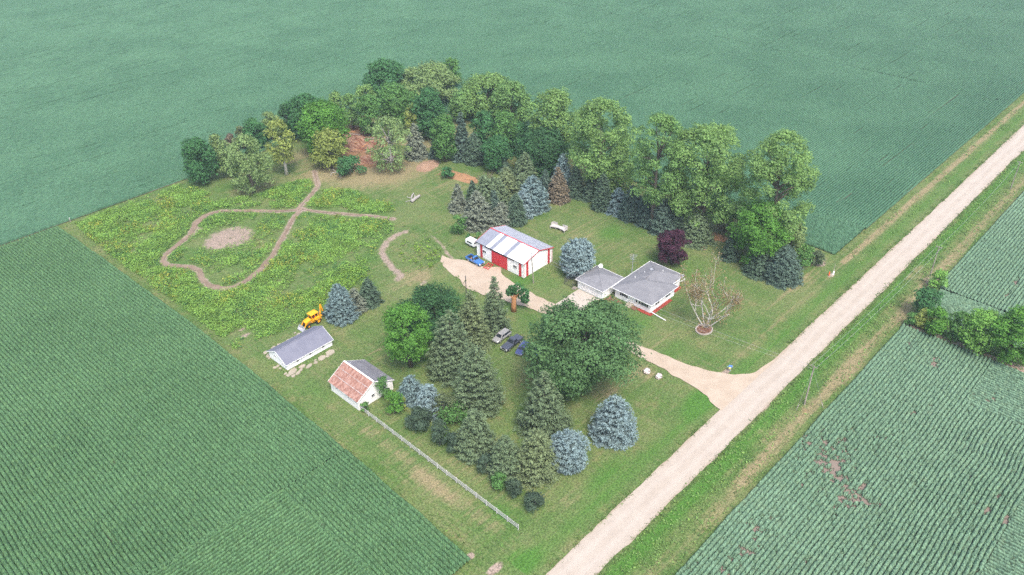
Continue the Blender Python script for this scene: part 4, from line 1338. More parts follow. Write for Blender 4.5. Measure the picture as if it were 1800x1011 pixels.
def platform():
    t = empty('wooden_platform', (150.9, 126.9, 0), R_(97))
    tag(t, 'raised white wooden deck with low railings on the back lawn', 'wooden deck')
    W_ = M['grey_deck']
    # local: x along the length, y- towards the camera (curved front)
    n = 14
    front = [(-2.35 + 4.7 * i / n, .95 - .55 * math.sin(math.pi * i / n)) for i in range(n + 1)]
    poly = front + [(2.35, -.75), (-2.35, -.75)]
    m = MB(); m.prism(poly, 'z', .68, .78); m.build('deck', W_, t)
    m = MB()
    for i in range(n): m.beam((*front[i], .66), (*front[i + 1], .66), .05, .2)
    m.beam((-2.35, -.75, .6), (-2.35, .95, .6), .06, .16); m.beam((2.35, -.75, .6), (2.35, .95, .6), .06, .16); m.beam((-2.35, -.78, .6), (2.35, -.78, .6), .06, .16)
    m.build('apron_board', W_, t)
    for x, y in ((-2.3, .88), (2.3, .88), (-2.3, -.7), (2.3, -.7), (-.75, .35), (.75, .35), (0, -.7)):
        m = MB(); m.box(x - .06, x + .06, y - .06, y + .06, 0, .68); m.build('leg', W_, t)
    for x0, x1 in ((-2.35, -.75), (.9, 2.35)):
        m = MB(); m.beam((x0, -.74, 1.42), (x1, -.74, 1.42), .16, .06); m.beam((x0, -.74, 1.1), (x1, -.74, 1.1), .04, .5)
        m.build('back_rail', W_, t)
    for x in (-2.35, 2.35):
        m = MB(); m.beam((x, -.74, 1.425), (x, .35, 1.425), .16, .06); m.beam((x, -.74, 1.1), (x, .3, 1.1), .04, .5 if x > 0 else .1); m.beam((x, .3, .78), (x, .3, 1.4), .08); m.build('side_rail', W_, t)


platform()


# ------------------------------------------------------------------ fence, poles, wires, small things
def rail_fence():
    a, b = at(634, 720.5)[:2], at(911, 931)[:2]
    t = empty('rail_fence', (a[0], a[1], 0), math.atan2(b[1] - a[1], b[0] - a[0]))
    tag(t, 'long white three-rail fence running from the old shed towards the road', 'fence')
    L = math.hypot(b[0] - a[0], b[1] - a[1])
    n = 17
    for i in range(n + 1):
        x = L * i / n
        m = MB(); m.box(x - .065, x + .065, -.065, .065, -.1, 1.32); m.add([(x - .08, -.08, 1.32), (x + .08, -.08, 1.32), (x + .08, .08, 1.32), (x - .08, .08, 1.32), (x, 0, 1.42)], [(0, 1, 4), (1, 2, 4), (2, 3, 4), (3, 0, 4), (3, 2, 1, 0)])
        m.build('post', M['fence'], t)
    for z in (.38, .78, 1.16):
        m = MB()
        for i in range(n):
            m.box(L * i / n + .067, L * (i + 1) / n - .067, -.02, .02, z - .07, z + .07)
        m.build('rail', M['fence'], t)


rail_fence()


def pole(name, base, top, label, r=.15, mat='wood_pole', cross=True, guys=(), cat='utility pole', insul=True, mid_arm=False):
    t = empty(name, (base[0], base[1], 0))
    tag(t, label, cat)
    d = (top[0] - base[0], top[1] - base[1], top[2])
    m = MB(); m.tube([(0, 0, -.2), tuple(x * .5 for x in d), d], [r, r * .85, r * .7], 10); m.build('shaft', M[mat], t)
    if cross:
        z = d[2] - .25
        m = MB(); m.beam((d[0], d[1] - .7, z), (d[0], d[1] + .7, z), .1, .12); ar = m.build('crossarm', M[mat], t)
        for s in (-.62, .62, 0):
            m = MB(); m.tube([(d[0], d[1] + s, z + .06), (d[0], d[1] + s, z + .28)], [.06, .04], 8); m.build('insulator', M['stone'], ar)
    elif insul:
        m = MB(); m.tube([(d[0], d[1] + .12, d[2] - .3), (d[0], d[1] + .12, d[2] - .05)], .06, 8); m.build('insulator', M['stone'], t)
    for gx, gy in guys:
        m = MB(); m.tube([(d[0] * .95, d[1] * .95, d[2] * .92), (gx, gy, .05)], .018, 5); m.build('guy_wire', M['wire'], t)
        m = MB(); m.tube([(gx, gy, 0), (gx + (d[0] - gx) * .14, gy + (d[1] - gy) * .14, d[2] * .13)], .06, 7); m.build('guy_guard', M['stone'], t)
    return t


pb = at(1414, 711)
ptop = (131.0, 44.0, 9.1)
pole('utility_pole', pb, ptop, 'leaning wooden power pole with guy wires by the near field', guys=((-2.6, .4), (1.6, -3.2)), r=.17)
p2 = at(1634, 487)
pole('utility_pole', p2, (p2[0] + .5, p2[1] + .1, 8.6), 'wooden power pole standing by the roadside bushes further up the road')
p3 = (258.0, 43.4, 0)
pole('utility_pole', p3, (258.2, 43.4, 8.8), 'farthest roadside power pole beyond the bushes')
bp = at(938, 498)
bt = (bp[0] - .6, bp[1] + .3, 9.6)
pole('utility_pole', bp, bt, 'tall thin wooden pole standing before the barn gable', r=.14, cross=False)
dp = at(820, 521)
pole('yard_post', dp, (dp[0], dp[1], 6.0), 'dark bare wooden post at the edge of the gravel yard', r=.13, mat='dark_pole', cross=False, cat='post', insul=False)


def wire(a, b, sag, label, r=.012):
    a, b = Vector(a), Vector(b)
    m = MB()
    pts = []
    for i in range(25):
        t = i / 24; p = a.lerp(b, t); p.z -= sag * 4 * t * (1 - t); pts.append(p)
    m.tube(pts, r, 4)
    tag(m.build('power_line', M['wire']), label, 'power line')


zt = 9.05
wire((131, 43.5, zt), (p2[0] + .5, p2[1] - .5, 8.5), 1.0, 'field-side power line along the road', .02)
wire((131, 44.5, zt), (p2[0] + .5, p2[1] + .6, 8.5), 1.0, 'road-side power line along the road', .02)
wire((p2[0] + .5, p2[1], 8.7), (258.2, 43.4, 8.8), 1.0, 'far power line beyond the second roadside pole', .02)
wire((131, 44.2, 8.9), (bt[0], bt[1], 9.4), 1.3, 'upper service line crossing the front lawn to the barn pole', .016)
wire((131, 44.2, 8.3), (bt[0] + .1, bt[1], 8.7), 2.0, 'lower service line crossing the front lawn to the barn pole', .016)


def antenna():
    b = at(1122, 485, 2.0)
    t = empty('tv_antenna', (143.4, 96.75, 0))
    tag(t, 'tall television antenna mast with many short rods behind the farmhouse', 'antenna')
    m = MB(); m.tube([(0, 0, 0), (0, 0, 7.2)], .06, 7); m.tube([(.25, 0, 0), (.05, 0, 4.2)], .03, 5); m.tube([(-.2, .2, 0), (-.03, .03, 4.2)], .03, 5); m.build('mast', M['grey_metal'], t)
    m = MB(); m.beam((-1.1, -.5, 6.9), (1.1, .5, 6.9), .05); m.build('boom', M['grey_metal'], t)
    m = MB()
    for k in range(9):
        f = -1 + k * .25; L = .55 + .055 * k
        m.beam((f * 1.1 + .42 * L, f * .5 - .9 * L, 6.93), (f * 1.1 - .42 * L, f * .5 + .9 * L, 6.93), .035)
    for z in (5.6, 6.2):
        m.beam((-.5, .6, z), (.5, -.6, z), .035)
    m.build('element', M['chrome'], t)


antenna()


def dish():
    t = empty('satellite_dish', (139.2, 103.2, 3.0))
    tag(t, 'round white satellite dish at the back edge of the garage roof', 'satellite dish')
    m = MB(); vs = []; fs = []
    n = 18
    for j, (r, d) in enumerate(((0, 0), (.3, .05), (.55, .16))):
        for k in range(n):
            a = 2 * math.pi * k / n; vs.append((r * math.cos(a), r * math.sin(a), d))
    for j in range(2):
        for k in range(n): fs.append((j * n + k, j * n + (k + 1) % n, (j + 1) * n + (k + 1) % n, (j + 1) * n + k))
    m.add(vs, fs); o = m.build('reflector', M['white'], t); o.rotation_euler = (R_(60), 0, R_(-70)); o.location = (0, 0, .6)
    sm = o.modifiers.new('solid', 'SOLIDIFY'); sm.thickness = .03
    m = MB(); m.tube([(0, 0, -.3), (0, 0, .6)], .04, 6); m.build('bracket', M['grey_metal'], t)


dish()


def mailbox():
    b = at(1283, 652)
    t = empty('mailbox', (b[0], b[1], 0), R_(20))
    tag(t, 'roadside mailbox with blue top and pale yellow tube at the driveway mouth', 'mailbox')
    m = MB(); m.box(-.06, .06, -.06, .06, 0, 1.05); m.beam((0, -.1, .95), (0, .7, .95), .1); m.build('post', surf('teal_post', (.25, .48, .48)), t)
    n = 8
    prof = [(-.2, .05)] + [(-.2 * math.cos(math.pi * k / n), .3 + .2 * math.sin(math.pi * k / n)) for k in range(n + 1)] + [(.2, .05)]
    m = MB(); m.prism([(p[0], p[1] + 1.0) for p in prof], 'y', -.35, .35); mb = m.build('box', surf('blue_enamel', (.08, .2, .55), .4), t)
    m = MB(); m.box(-.18, .18, -.38, -.351, 1.06, 1.4); m.build('door', M['chrome'], mb)
    m = MB(); m.box(-.32, -.21, -.1, .28, .75, 1.15); m.build('newspaper_tube', surf('pale_yellow_plastic', (.75, .66, .25), .5), t)


mailbox()


def boulder(loc, seed, label):
    m = MB(); m.blob((0, 0, .42), (.75, .68, .6), seed, .16, 16, 11)
    o = m.build('boulder', M['speckle'], None, smooth=False)
    o.location = (loc[0], loc[1], 0); tag(o, label, 'boulder', 'boulders beside the driveway')


t_ = NT('speckled_stone', .9, .2)
t_.color(t_.mix(t_.ramp(t_.noise(2.6, t_.pos(obj=True), 2), .52, .62), (.62, .54, .52), (.12, .1, .1)))
M['speckle'] = t_.m
boulder(at(1137, 655), 4, 'speckled pale boulder beside the driveway, nearer the oak')
boulder(at(1158, 664), 9, 'speckled pale boulder beside the driveway, nearer the road')


def marker():
    b = at(1462, 484)
    t = empty('utility_marker', (b[0], b[1], 0))
    tag(t, 'orange utility marker on a small concrete pad by the field corner', 'marker')
    m = MB(); m.prism([(-.7, -.5), (.7, -.5), (.7, .4), (-.6, .5)], 'z', -.1, .12); m.build('pad', M['slab'], t)
    m = MB(); m.tube([(-.5, .5, .1), (-.5, .5, .5), (-.5, .5, 1.1)], [.22, .16, .10], 9); m.build('marker_body', surf('marker_orange', (.75, .12, .03), .5), t)
    u = empty('riser_pipe', (b[0] + .5, b[1] - .1, 0)); tag(u, 'white riser pipe with a leaning stake beside the orange marker', 'pipe')
    m = MB(); m.tube([(0, 0, .1), (.1, 0, .8), (.25, -.05, 1.0)], [.22, .2, .12], 9); m.build('riser', M['white'], u)
    m = MB(); m.tube([(.15, 0, .1), (.9, .35, 2.6)], [.05, .035], 6); m.build('stake', M['stone'], u)


marker()
for a, b, lab in ((at(1143, 549), at(1170, 564), 'long white downspout pipe stretched out from the front house corner'), (at(1186, 503), at(1204, 491), 'white downspout pipe sticking out from the far house corner')):
    m = MB(); m.tube([(a[0], a[1], .25), ((a[0] + b[0]) / 2, (a[1] + b[1]) / 2, .13), (b[0], b[1], .1)], .11, 8)
    tag(m.build('downspout_pipe', M['white']), lab, 'pipe')

cp = at(124, 390)
t = empty('corner_post', (cp[0], cp[1], 0)); tag(t, 'short pale wooden post at the corner of the weed meadow', 'post')
m = MB(); m.tube([(0, 0, 0), (0, 0, 1.2)], .1, 8); m.build('shaft', M['stone'], t)
m = MB(); m.tube([(0, 0, 1.2), (0, 0, 1.28)], [.12, .07], 8); m.build('cap', M['white'], t)


def pen():
    b = at(1004, 497)
    t = empty('wire_pen', (132.0, 106.6, 0))
    tag(t, 'small dark wire pen under the blue spruce by the garage', 'pen')
    P = [(-.9, -1.0), (1.6, -1.0), (1.6, 1.6), (-.9, 1.6)]
    for x, y in P:
        m = MB(); m.tube([(x, y, 0), (x, y, 1.9)], .045, 6); m.build('post', M['dark_pole'], t)
    m = MB()
    for i in range(4):
        a, b_ = P[i], P[(i + 1) % 4]
        for z in np.arange(.15, 1.9, .3): m.beam((*a, z), (*b_, z), .02)
        for k in range(1, 9):
            q = (a[0] + (b_[0] - a[0]) * k / 9, a[1] + (b_[1] - a[1]) * k / 9); m.beam((*q, .1), (*q, 1.85), .018)
    m.build('mesh_panel', M['dark_pole'], t)
    u = empty('wooden_pallet', (131.3, 104.95, 0), .1); tag(u, 'grey wooden pallet lying at the garage corner', 'pallet')
    m = MB()
    for k in range(6): m.box(-.6, .6, -.5 + k * .18, -.38 + k * .18, .1, .13)
    m.build('top_board', M['wood_pole'], u)
    m = MB()
    for x in (-.55, 0, .55): m.box(x - .05, x + .05, -.5, .52, 0, .1)
    m.build('bearer', M['wood_pole'], u)


pen()


# ------------------------------------------------------------------ dead wood, dirt and debris
def log(px, py, L, r, az, label, name='fallen_log', mat='deadwood', stub=True, lift=.0):
    b = at(px, py)
    m = MB()
    rr = random.Random(int(px))
    c, s = math.cos(az), math.sin(az)
    pts = [((i / 7 - .5) * L * c, (i / 7 - .5) * L * s + rr.uniform(-.06, .06) * L * .2, r * (.9 + lift * i)) for i in range(8)]
    m.tube(pts, [r * (1.1 - .05 * i + rr.uniform(-.06, .06)) for i in range(8)], 10)
    if stub: m.tube([pts[3], (pts[3][0] + .5, pts[3][1] + .6, r * 2.6)], [r * .5, r * .25], 7)
    o = m.build(name, M[mat], None, smooth=True); o.location = (b[0], b[1], 0)
    tag(o, label, 'log', 'bleached logs on the dry grass')


log(731, 351, 4.2, .48, .25, 'thick bleached log, largest of the pile on the dry grass')
log(725, 346, 2.4, .24, .5, 'forked bleached log behind the thick one', lift=.25)
log(720, 349, 1.8, .11, 1.9, 'thin bleached limb standing up from the log pile', lift=.35, stub=False)
log(718, 354, 1.8, .10, -.4, 'thin grey limb at the near end of the log pile', stub=False)


def mound(name, px, py, rx, ry, h, label, mat, rot=0.0, seed=1):
    b = at(px, py)
    n = 34
    rs = np.random.RandomState(seed)
    u = np.linspace(-1.25, 1.25, n)
    A, B = np.meshgrid(u, u, indexing='ij')
    rr_ = np.hypot(A, B) * (1 + .25 * (vnoise(A.ravel() * 3 + seed, B.ravel() * 3, 1.0, seed).reshape(A.shape) - .5))
    Z = h * np.exp(-rr_ ** 2 * 2.2) * (1 + .9 * (vnoise(A.ravel() * 9, B.ravel() * 9, 1.0, seed + 1).reshape(A.shape) - .5)) - h * .10
    x = A * rx; y = B * ry
    V = np.stack([(x * math.cos(rot) - y * math.sin(rot)).ravel(), (x * math.sin(rot) + y * math.cos(rot)).ravel(), Z.ravel() - .04], 1)
    i = (np.arange(n - 1)[:, None] * n + np.arange(n - 1)[None]).ravel()
    o = link(name, np_mesh(name, V, np.stack([i, i + n, i + n + 1, i + 1], 1)), mat)
    o.location = (b[0], b[1], 0)
    tag(o, label, 'mound')
    return o


M['debris'] = gravel_mat('red_brown_wood_debris', (.13, .055, .035), (.20, .095, .06), (.30, .20, .14), (1.4, .15, 1))
M['orange_soil'] = gravel_mat('orange_soil', (.25, .135, .07), (.31, .19, .105), (.5, .3, .2), None)
M['pink_soil'] = gravel_mat('pink_soil', (.24, .15, .10), (.31, .21, .15), (.5, .3, .2), None)
mound('debris_mound', 632, 250, 7, 9, 1.6, 'large red-brown mound of wood debris between the trees', M['debris'], .3, 2)
mound('debris_mound', 650, 279, 6.5, 3.6, 1.0, 'long orange debris mound in front of the larger red-brown one', M['debris'], -.5, 3)
mound('dirt_mound', 753, 291, 4.2, 2.6, .8, 'low pink soil mound at the edge of the dry grass', M['pink_soil'], .2, 4)
mound('dirt_mound', 812, 311, 2.2, 6.0, .9, 'long orange soil mound sloping beside the round bush', M['orange_soil'], .15, 5)
mound('dirt_mound', 1258, 416, 1.5, 2.6, .8, 'orange soil mound under the cottonwoods', M['orange_soil'], .2, 6)
mound('dirt_mound', 833, 421, 1.3, .9, .7, 'small tan mound between two bushes behind the barn', M['pink_soil'], .2, 7)
mound('dirt_mound', 1236, 434, 1.0, .8, .3, 'tiny pink soil heap at the lawn edge under the cottonwoods', M['pink_soil'], .2, 8)


def plank_heap():
    rr = random.Random(8)
    for k, (px, py) in enumerate([(622, 241), (630, 256), (642, 262), (650, 250), (615, 236), (640, 236), (655, 270), (626, 268)]):
        b = at(px, py)
        m = MB(); az = rr.uniform(-.7, .9) - .6; L = rr.uniform(2.5, 5)
        z0 = 1.3 if k < 6 else .8
        m.beam((-L / 2 * math.cos(az), -L / 2 * math.sin(az), z0), (L / 2 * math.cos(az), L / 2 * math.sin(az), z0 + rr.uniform(-.3, .4)), .22, .12)
        o = m.build('loose_plank', M['deadwood'] if k % 3 == 0 else M['rust_bark']); o.location = (b[0], b[1], -.1)
        tag(o, 'splintered board lying on the red-brown debris mound', 'board', 'boards on the debris mound')


plank_heap()


# ------------------------------------------------------------------ vegetation
def unit(v):
    return v / (np.linalg.norm(v, axis=-1, keepdims=True) + 1e-9)


def leaf_quads(C, N, a, b, rs, axis=None, var=.28):
    """diamond leaf clumps at C facing N; axis gives the long direction"""
    n = len(C)
    if axis is None:
        axis = unit(rs.randn(n, 3))
    t1 = unit(axis - N * (axis * N).sum(1, keepdims=True))
    t2 = np.cross(N, t1)
    sz = np.exp(var * rs.randn(n))
    a = (a * sz * (.8 + .4 * rs.rand(n)))[:, None]; b = (b * sz * (.8 + .4 * rs.rand(n)))[:, None]
    V = np.stack([C + t1 * a, C + t2 * b, C - t1 * a * .8, C - t2 * b], 1).reshape(-1, 3)
    Fq = np.arange(4 * n).reshape(n, 4)
    return V, Fq


SHAPES = {
    'round': lambda t: np.clip(1 - np.abs(2 * t - .96) ** 2.6, 0, 1) ** .55,
    'tall': lambda t: np.clip(1 - np.abs(2 * t - 1.0) ** 4.0, 0, 1) ** .7,
    'spread': lambda t: np.clip(1 - np.abs(2 * t - .8) ** 2.4, 0, 1) ** .6,
    'vase': lambda t: np.clip(np.sin(np.pi * np.clip(t, 0, 1) ** 1.3) ** .8 + .05, 0, 1),
}


def crown_clusters(H, R, base, rs, shape, ncl, lean, rcf):
    zb = base * H; hc = H - zb
    cl = []
    sh = SHAPES[shape]
    for i in range(ncl):
        t = (i + rs.rand()) / ncl
        t = .06 + .92 * t
        r_env = R * sh(t)
        rc = rcf * R * (.55 + .75 * rs.rand()) * (.75 + .25 * sh(t))
        rc = min(rc, hc * .3)
        ang = i * 2.39996 + rs.randn() * .5
        rad = max(0, r_env - rc * .85) * math.sqrt(.42 + .58 * rs.rand()) * (.85 + .3 * rs.rand())
        z = zb + min(t * hc, hc - rc * .7)
        z = max(z, zb + rc * .35)
        cl.append((rad * math.cos(ang) + lean[0] * t * hc, rad * math.sin(ang) + lean[1] * t * hc, z, rc))
    # a leader cluster so that the crown reaches its full height
    rc = rcf * R * .8
    cl.append((lean[0] * hc * .9, lean[1] * hc * .9, H - min(rc, hc * .3) * .85, min(rc, hc * .3)))
    return np.array(cl)


def broadleaf(name, base, H, R, color, label, cat='tree', seed=1, b=.2, shape='round', ncl=24, leaf=.28, cov=.9, lean=(0, 0), rcf=.37, bark='bark', droop=0.0, group=None, trunk_r=None, limbs=9, flat=.85, mat='leaf'):
    rs = np.random.RandomState(seed)
    t = empty(name, base)
    tag(t, label, cat, group)
    cl = crown_clusters(H, R, b, rs, shape, ncl, lean, rcf)
    C, N, A = [], [], []
    for cx, cy, cz, rc in cl:
        n = int(cov * 4 * math.pi * rc * rc / (2 * leaf * leaf * .66) * .8) + 8
        d = unit(rs.randn(n, 3))
        d[:, 2] = np.where(d[:, 2] < -.45, -d[:, 2] * .8, d[:, 2]); d = unit(d)
        lump = 1 + .24 * np.sin(d[:, 0] * 5 + cx) * np.sin(d[:, 1] * 5 + cy) + .16 * np.sin(d[:, 2] * 9 + cz + d[:, 0] * 6) + .12 * rs.randn(n)
        rr = rc * lump * (1 - .55 * (rs.rand(n) < .16) * rs.rand(n))
        p = d * rr[:, None]; p[:, 2] *= flat
        if droop:
            p[:, 2] -= droop * rc * (np.hypot(p[:, 0], p[:, 1]) / rc) ** 2 * (.4 + rs.rand(n))
        C.append(p + np.array([cx, cy, cz])); N.append(unit(d + .5 * rs.randn(n, 3) + np.array([0, 0, .35])))
        A.append(np.full(n, rs.rand()))
    C, N, A = np.concatenate(C), np.concatenate(N), np.concatenate(A)
    C[:, 2] = np.maximum(C[:, 2], .12)
    V, Fq = leaf_quads(C, N, leaf, leaf * .66, rs)
    tint = np.repeat(np.clip(.42 * A + .58 * rs.rand(len(C)), 0, 1), 4)
    o = link('crown', np_mesh('crown', V, Fq, tint), M[mat], t)
    o.color = (*color, 1)
    # trunk and limbs
    tr = trunk_r or max(.1, .022 * H + .01 * R)
    zt = H * (b + (1 - b) * .62)
    L = lambda z: (lean[0] * max(0, z - b * H), lean[1] * max(0, z - b * H))
    m = MB()
    pts = [(0, 0, -.2), (rs.randn() * .05, rs.randn() * .05, .35 * zt)] + [(L(f * zt)[0] + rs.randn() * .12, L(f * zt)[1] + rs.randn() * .12, f * zt) for f in (.6, .8, 1.0)]
    m.tube(pts, [tr * 1.35, tr, tr * .8, tr * .55, tr * .25], 8)
    order = np.argsort(-cl[:, 3])[:limbs]
    for k in order:
        cx, cy, cz, rc = cl[k]
        z0 = min(zt * .9, max(.25 * zt, cz - (.5 * math.hypot(cx, cy) + .5)))
        x0, y0 = L(z0)
        m.tube([(x0, y0, z0), ((x0 + cx) / 2 + rs.randn() * .2, (y0 + cy) / 2 + rs.randn() * .2, (z0 + cz) / 2 + .2), (cx, cy, cz)], [tr * .45, tr * .3, tr * .1], 6)
    m.build('trunk', M[bark], t, smooth=True)
    return t


def spruce(name, base, H, R, color, label, cat='spruce', seed=1, style='full', leaf=.2, cov=1.0, group=None, thin=0.0):
    """whorled branches carrying sprays of needles that droop and turn up at the tip"""
    rs = np.random.RandomState(seed)
    t = empty(name, base); tag(t, label, cat, group)
    # outline: radius by relative height
    if style == 'full':      prof = lambda f: np.clip(1 - f, 0, 1) ** .72 * (1 - .25 * np.exp(-f / .05))
    elif style == 'oval':    prof = lambda f: np.clip(np.sin(np.pi * np.clip(f * .86 + .14, 0, 1)) ** .75, 0.02, 1)
    elif style == 'cone':    prof = lambda f: np.clip(1 - f, 0, 1) ** .95
    else:                    prof = lambda f: np.clip(1 - f, 0, 1) ** .8 * .9
    gap = max(.42, H / 21)
    nl = int(H / gap)
    C, N, X, TT = [], [], [], []
    for i in range(nl):
        f = (i + .5) / nl
        rad = R * prof(f)
        nb = max(5, int(2 * math.pi * rad / (.74 + .11 * R)) + 2)
        for k in range(nb):
            if thin and rs.rand() < thin:
                continue
            ang = 2 * math.pi * (k + .5 * (i % 2) + .35 * rs.randn()) / nb
            L = rad * (.70 + .42 * rs.rand())
            el0 = R_(-14 + 50 * f) if style != 'loose' else R_(-24 + 45 * f)
            z0 = f * H + rs.randn() * gap * .3
            ns = max(2, int(L / (.34 + .06 * R)) + 1)
            for s in range(ns):
                u = 1 - (s / ns) * .72
                px = L * u
                sag = -.10 * L * math.sin(math.pi * u) + (.10 * L * u ** 3)
                z = z0 + math.tan(el0) * px * .8 + sag
                wd = .13 + .20 * px * (1 - .65 * u) + .10 * R * (1 - u)
                nq = int((13 if s == 0 else 9) * cov)
                q = rs.randn(nq, 3) * np.array([leaf * 1.0, wd * .8, leaf * .55])
                c, sn = math.cos(ang), math.sin(ang)
                qx = px + q[:, 0]
                P = np.stack([c * qx - sn * q[:, 1], sn * qx + c * q[:, 1], np.maximum(z + q[:, 2], .08)], 1)
                ax = np.stack([c - sn * q[:, 1] * 1.2, sn + c * q[:, 1] * 1.2, np.full(nq, -.15 + .3 * u)], 1) + .35 * rs.randn(nq, 3)
                nn = unit(np.array([c * .35, sn * .35, .9]) + .5 * rs.randn(nq, 3))
                C.append(P); N.append(nn); X.append(ax)
                TT.append(np.clip(.30 + .45 * u ** 4 + .3 * rs.randn(nq) * .8, 0, 1))
    # leader
    n = 10
    C.append(np.stack([rs.randn(n) * .07, rs.randn(n) * .07, H - rs.rand(n) * .9], 1)); N.append(unit(rs.randn(n, 3))); X.append(np.tile([0, 0, 1.0], (n, 1)) + .3 * rs.randn(n, 3)); TT.append(np.full(n, .7))
    C, N, X, TT = map(np.concatenate, (C, N, X, TT))
    V, Fq = leaf_quads(C, N, leaf * 1.25, leaf * .48, rs, unit(X))
    o = link('crown', np_mesh('crown', V, Fq, np.repeat(TT, 4)), M['needle'], t)
    o.color = (*color, 1)
    m = MB(); r = .02 * H + .03
    m.tube([(0, 0, -.2), (.03, 0, H * .5), (0, 0, H * .96)], [r, r * .6, .02], 8)
    m.build('trunk', M['bark'], t, smooth=True)
    return t


def grow(m, rs, p, d, L, r, depth, tips, spread=.55, up=.15, kids=(2, 4), shrink=.66):
    p = np.asarray(p, float); d = unit(np.asarray(d, float))
    pts = [p]; rad = [r]
    n = 4
    for i in range(n):
        d = unit(d + rs.randn(3) * .13 + np.array([0, 0, up * .3]))
        pts.append(pts[-1] + d * L / n); rad.append(r * (1 - .5 * (i + 1) / n))
    m.tube(pts, rad, 6 if r > .05 else 4)
    tips.append((pts[-1], d, depth)); tips.append((pts[-3], d, depth))
    if depth > 0:
        for k in range(rs.randint(*kids)):
            q = pts[rs.randint(2, n + 1)]
            dd = unit(d + rs.randn(3) * spread + np.array([0, 0, up]))
            grow(m, rs, q, dd, L * shrink * (.8 + .4 * rs.rand()), r * .55, depth - 1, tips, spread, up, kids, shrink)


def twig_tree(name, base, H, color, label, cat='tree', seed=1, bark='deadwood', stems=3, spread=.55, depth=3, r=.13, tilt=.5, leaves=6, leaf=.2, L=.45, up=.15, hang=0.0, leaf_to=1):
    rs = np.random.RandomState(seed)
    t = empty(name, base); tag(t, label, cat)
    m = MB(); tips = []
    for k in range(stems):
        a = 2 * math.pi * (k + .3 * rs.rand()) / stems
        grow(m, rs, (.15 * math.cos(a), .15 * math.sin(a), -.1), (tilt * math.cos(a), tilt * math.sin(a), 1), H * L, r, depth, tips, spread, up)
    m.build('trunk', M[bark], t, smooth=True)
    if leaves:
        P = np.array([q[0] for q in tips if q[2] <= leaf_to])
        C = np.repeat(P, leaves, 0); C = C + rs.randn(*C.shape) * np.array([.45, .45, .35])
        if hang: C[:, 2] -= hang * rs.rand(len(C)) ** 1.5
        C[:, 2] = np.maximum(C[:, 2], .1)
        V, Fq = leaf_quads(C, unit(rs.randn(*C.shape) + np.array([0, 0, .6])), leaf, leaf * .6, rs)
        o = link('crown', np_mesh('crown', V, Fq, np.repeat(rs.rand(len(C)), 4)), M['leaf'], t); o.color = (*color, 1)
    return t


GC = dict(bright=(.11, .265, .048), mid=(.105, .23, .066), deep=(.066, .18, .066), dark=(.055, .138, .054), pale=(.20, .29, .11), yellow=(.25, .31, .085), cotton=(.185, .315, .10), cotton2=(.15, .275, .088), willow=(.21, .31, .12), grey=(.2, .2, .14),
          blue=(.165, .23, .235), blue2=(.13, .19, .19), olive=(.112, .160, .086), olive2=(.134, .175, .086), dk=(.072, .115, .075), dkblue=(.078, .122, .095), brown=(.16, .135, .095), greyg=(.155, .18, .135), oak=(.100, .195, .076), purple=(.07, .026, .046), lime=(.18, .36, .08))


def place(kind, x0, x1, yt, yb, b=.2):
    """turn a crown's outline in the photograph into a base point, height and radius"""
    cx, cy = (x0 + x1) / 2, (yt + yb) / 2
    bx, by = cx, yb
    H = R = 5.0
    for _ in range(12):
        P = at(bx, by)
        C = P + np.array([0, 0, .33 * H if kind == 'cone' else (1 + b) / 2 * H])
        ppm = px_per_m(C)
        R = (x1 - x0) / 2 / ppm
        dep = math.atan2(CAM_H - C[2], math.hypot(P[0], P[1]))
        s, c = math.sin(dep), math.cos(dep)
        qx, qy = pix(C)
        bx += .8 * (cx - qx)
        if kind == 'cone':
            by = yb - R * s * px_per_m(P) * .85
            H = height_at(at(bx, by), yt)
        else:
            q = (yb - yt) / 2 / ppm
            hz = math.sqrt(max((q * q - (R * s) ** 2), (.5 * R * c) ** 2)) / c
            H = 2 * hz / (1 - b)
            by += .8 * (cy - qy)
    return at(bx, by), H, R


seed_ = [100]


def S(x0, x1, yt, yb, color, label, k_=1.28, **k):
    P, H, R = place('cone', x0, x1, yt, yb)
    seed_[0] += 1
    lf = max(.15, .86 * 1800 / 1024 / px_per_m(P))
    return spruce('spruce_tree', P, H, R * k_, GC[color], label, seed=seed_[0], leaf=lf, **k)


def T(x0, x1, yt, yb, color, label, b=.18, name='leafy_tree', cat='tree', kR=1.07, **k):
    P, H, R = place('round', x0, x1, yt, yb, b)
    seed_[0] += 1
    lf = max(.17, .90 * 1800 / 1024 / px_per_m(P))
    k.setdefault('leaf', lf)
    return broadleaf(name, P, H, R * kR, GC[color], label, cat, seed=seed_[0], b=b, **k)


def B(x0, x1, yt, yb, color, label, **k):
    k.setdefault('ncl', 12); k.setdefault('rcf', .42); k.setdefault('limbs', 4)
    return T(x0, x1, yt, yb, color, label, b=.04, name='shrub', cat='shrub', **k)


# front grove
S(1038, 1121, 698, 788, 'blue', 'large silvery blue spruce standing alone nearest the road', style='full', k_=1.12, cov=1.25)
S(968, 1032, 766, 838, 'blue', 'small pale blue spruce with a bare brown side, nearest the road corner', style='oval', k_=1.05, cov=1.2)
S(914, 998, 652, 775, 'olive', 'tall slim olive spruce in front of the big oak', style='cone', cov=1.2)
S(906, 980, 758, 853, 'olive2', 'broad yellowish olive spruce touching the small pale blue one', style='full', cov=1.1)
S(860, 918, 768, 850, 'olive', 'olive spruce left of the broad yellowish one', style='full', cov=1.1)
S(804, 868, 722, 812, 'olive', 'compact grey-green spruce at the middle of the shrub row', style='full', cov=1.2)
S(798, 880, 610, 730, 'olive', 'big olive spruce with cones, rising behind the grey brush', style='full', cov=1.2)
S(756, 832, 546, 675, 'olive', 'big dense spruce right beside the bright green tree', style='full', cov=1.2)
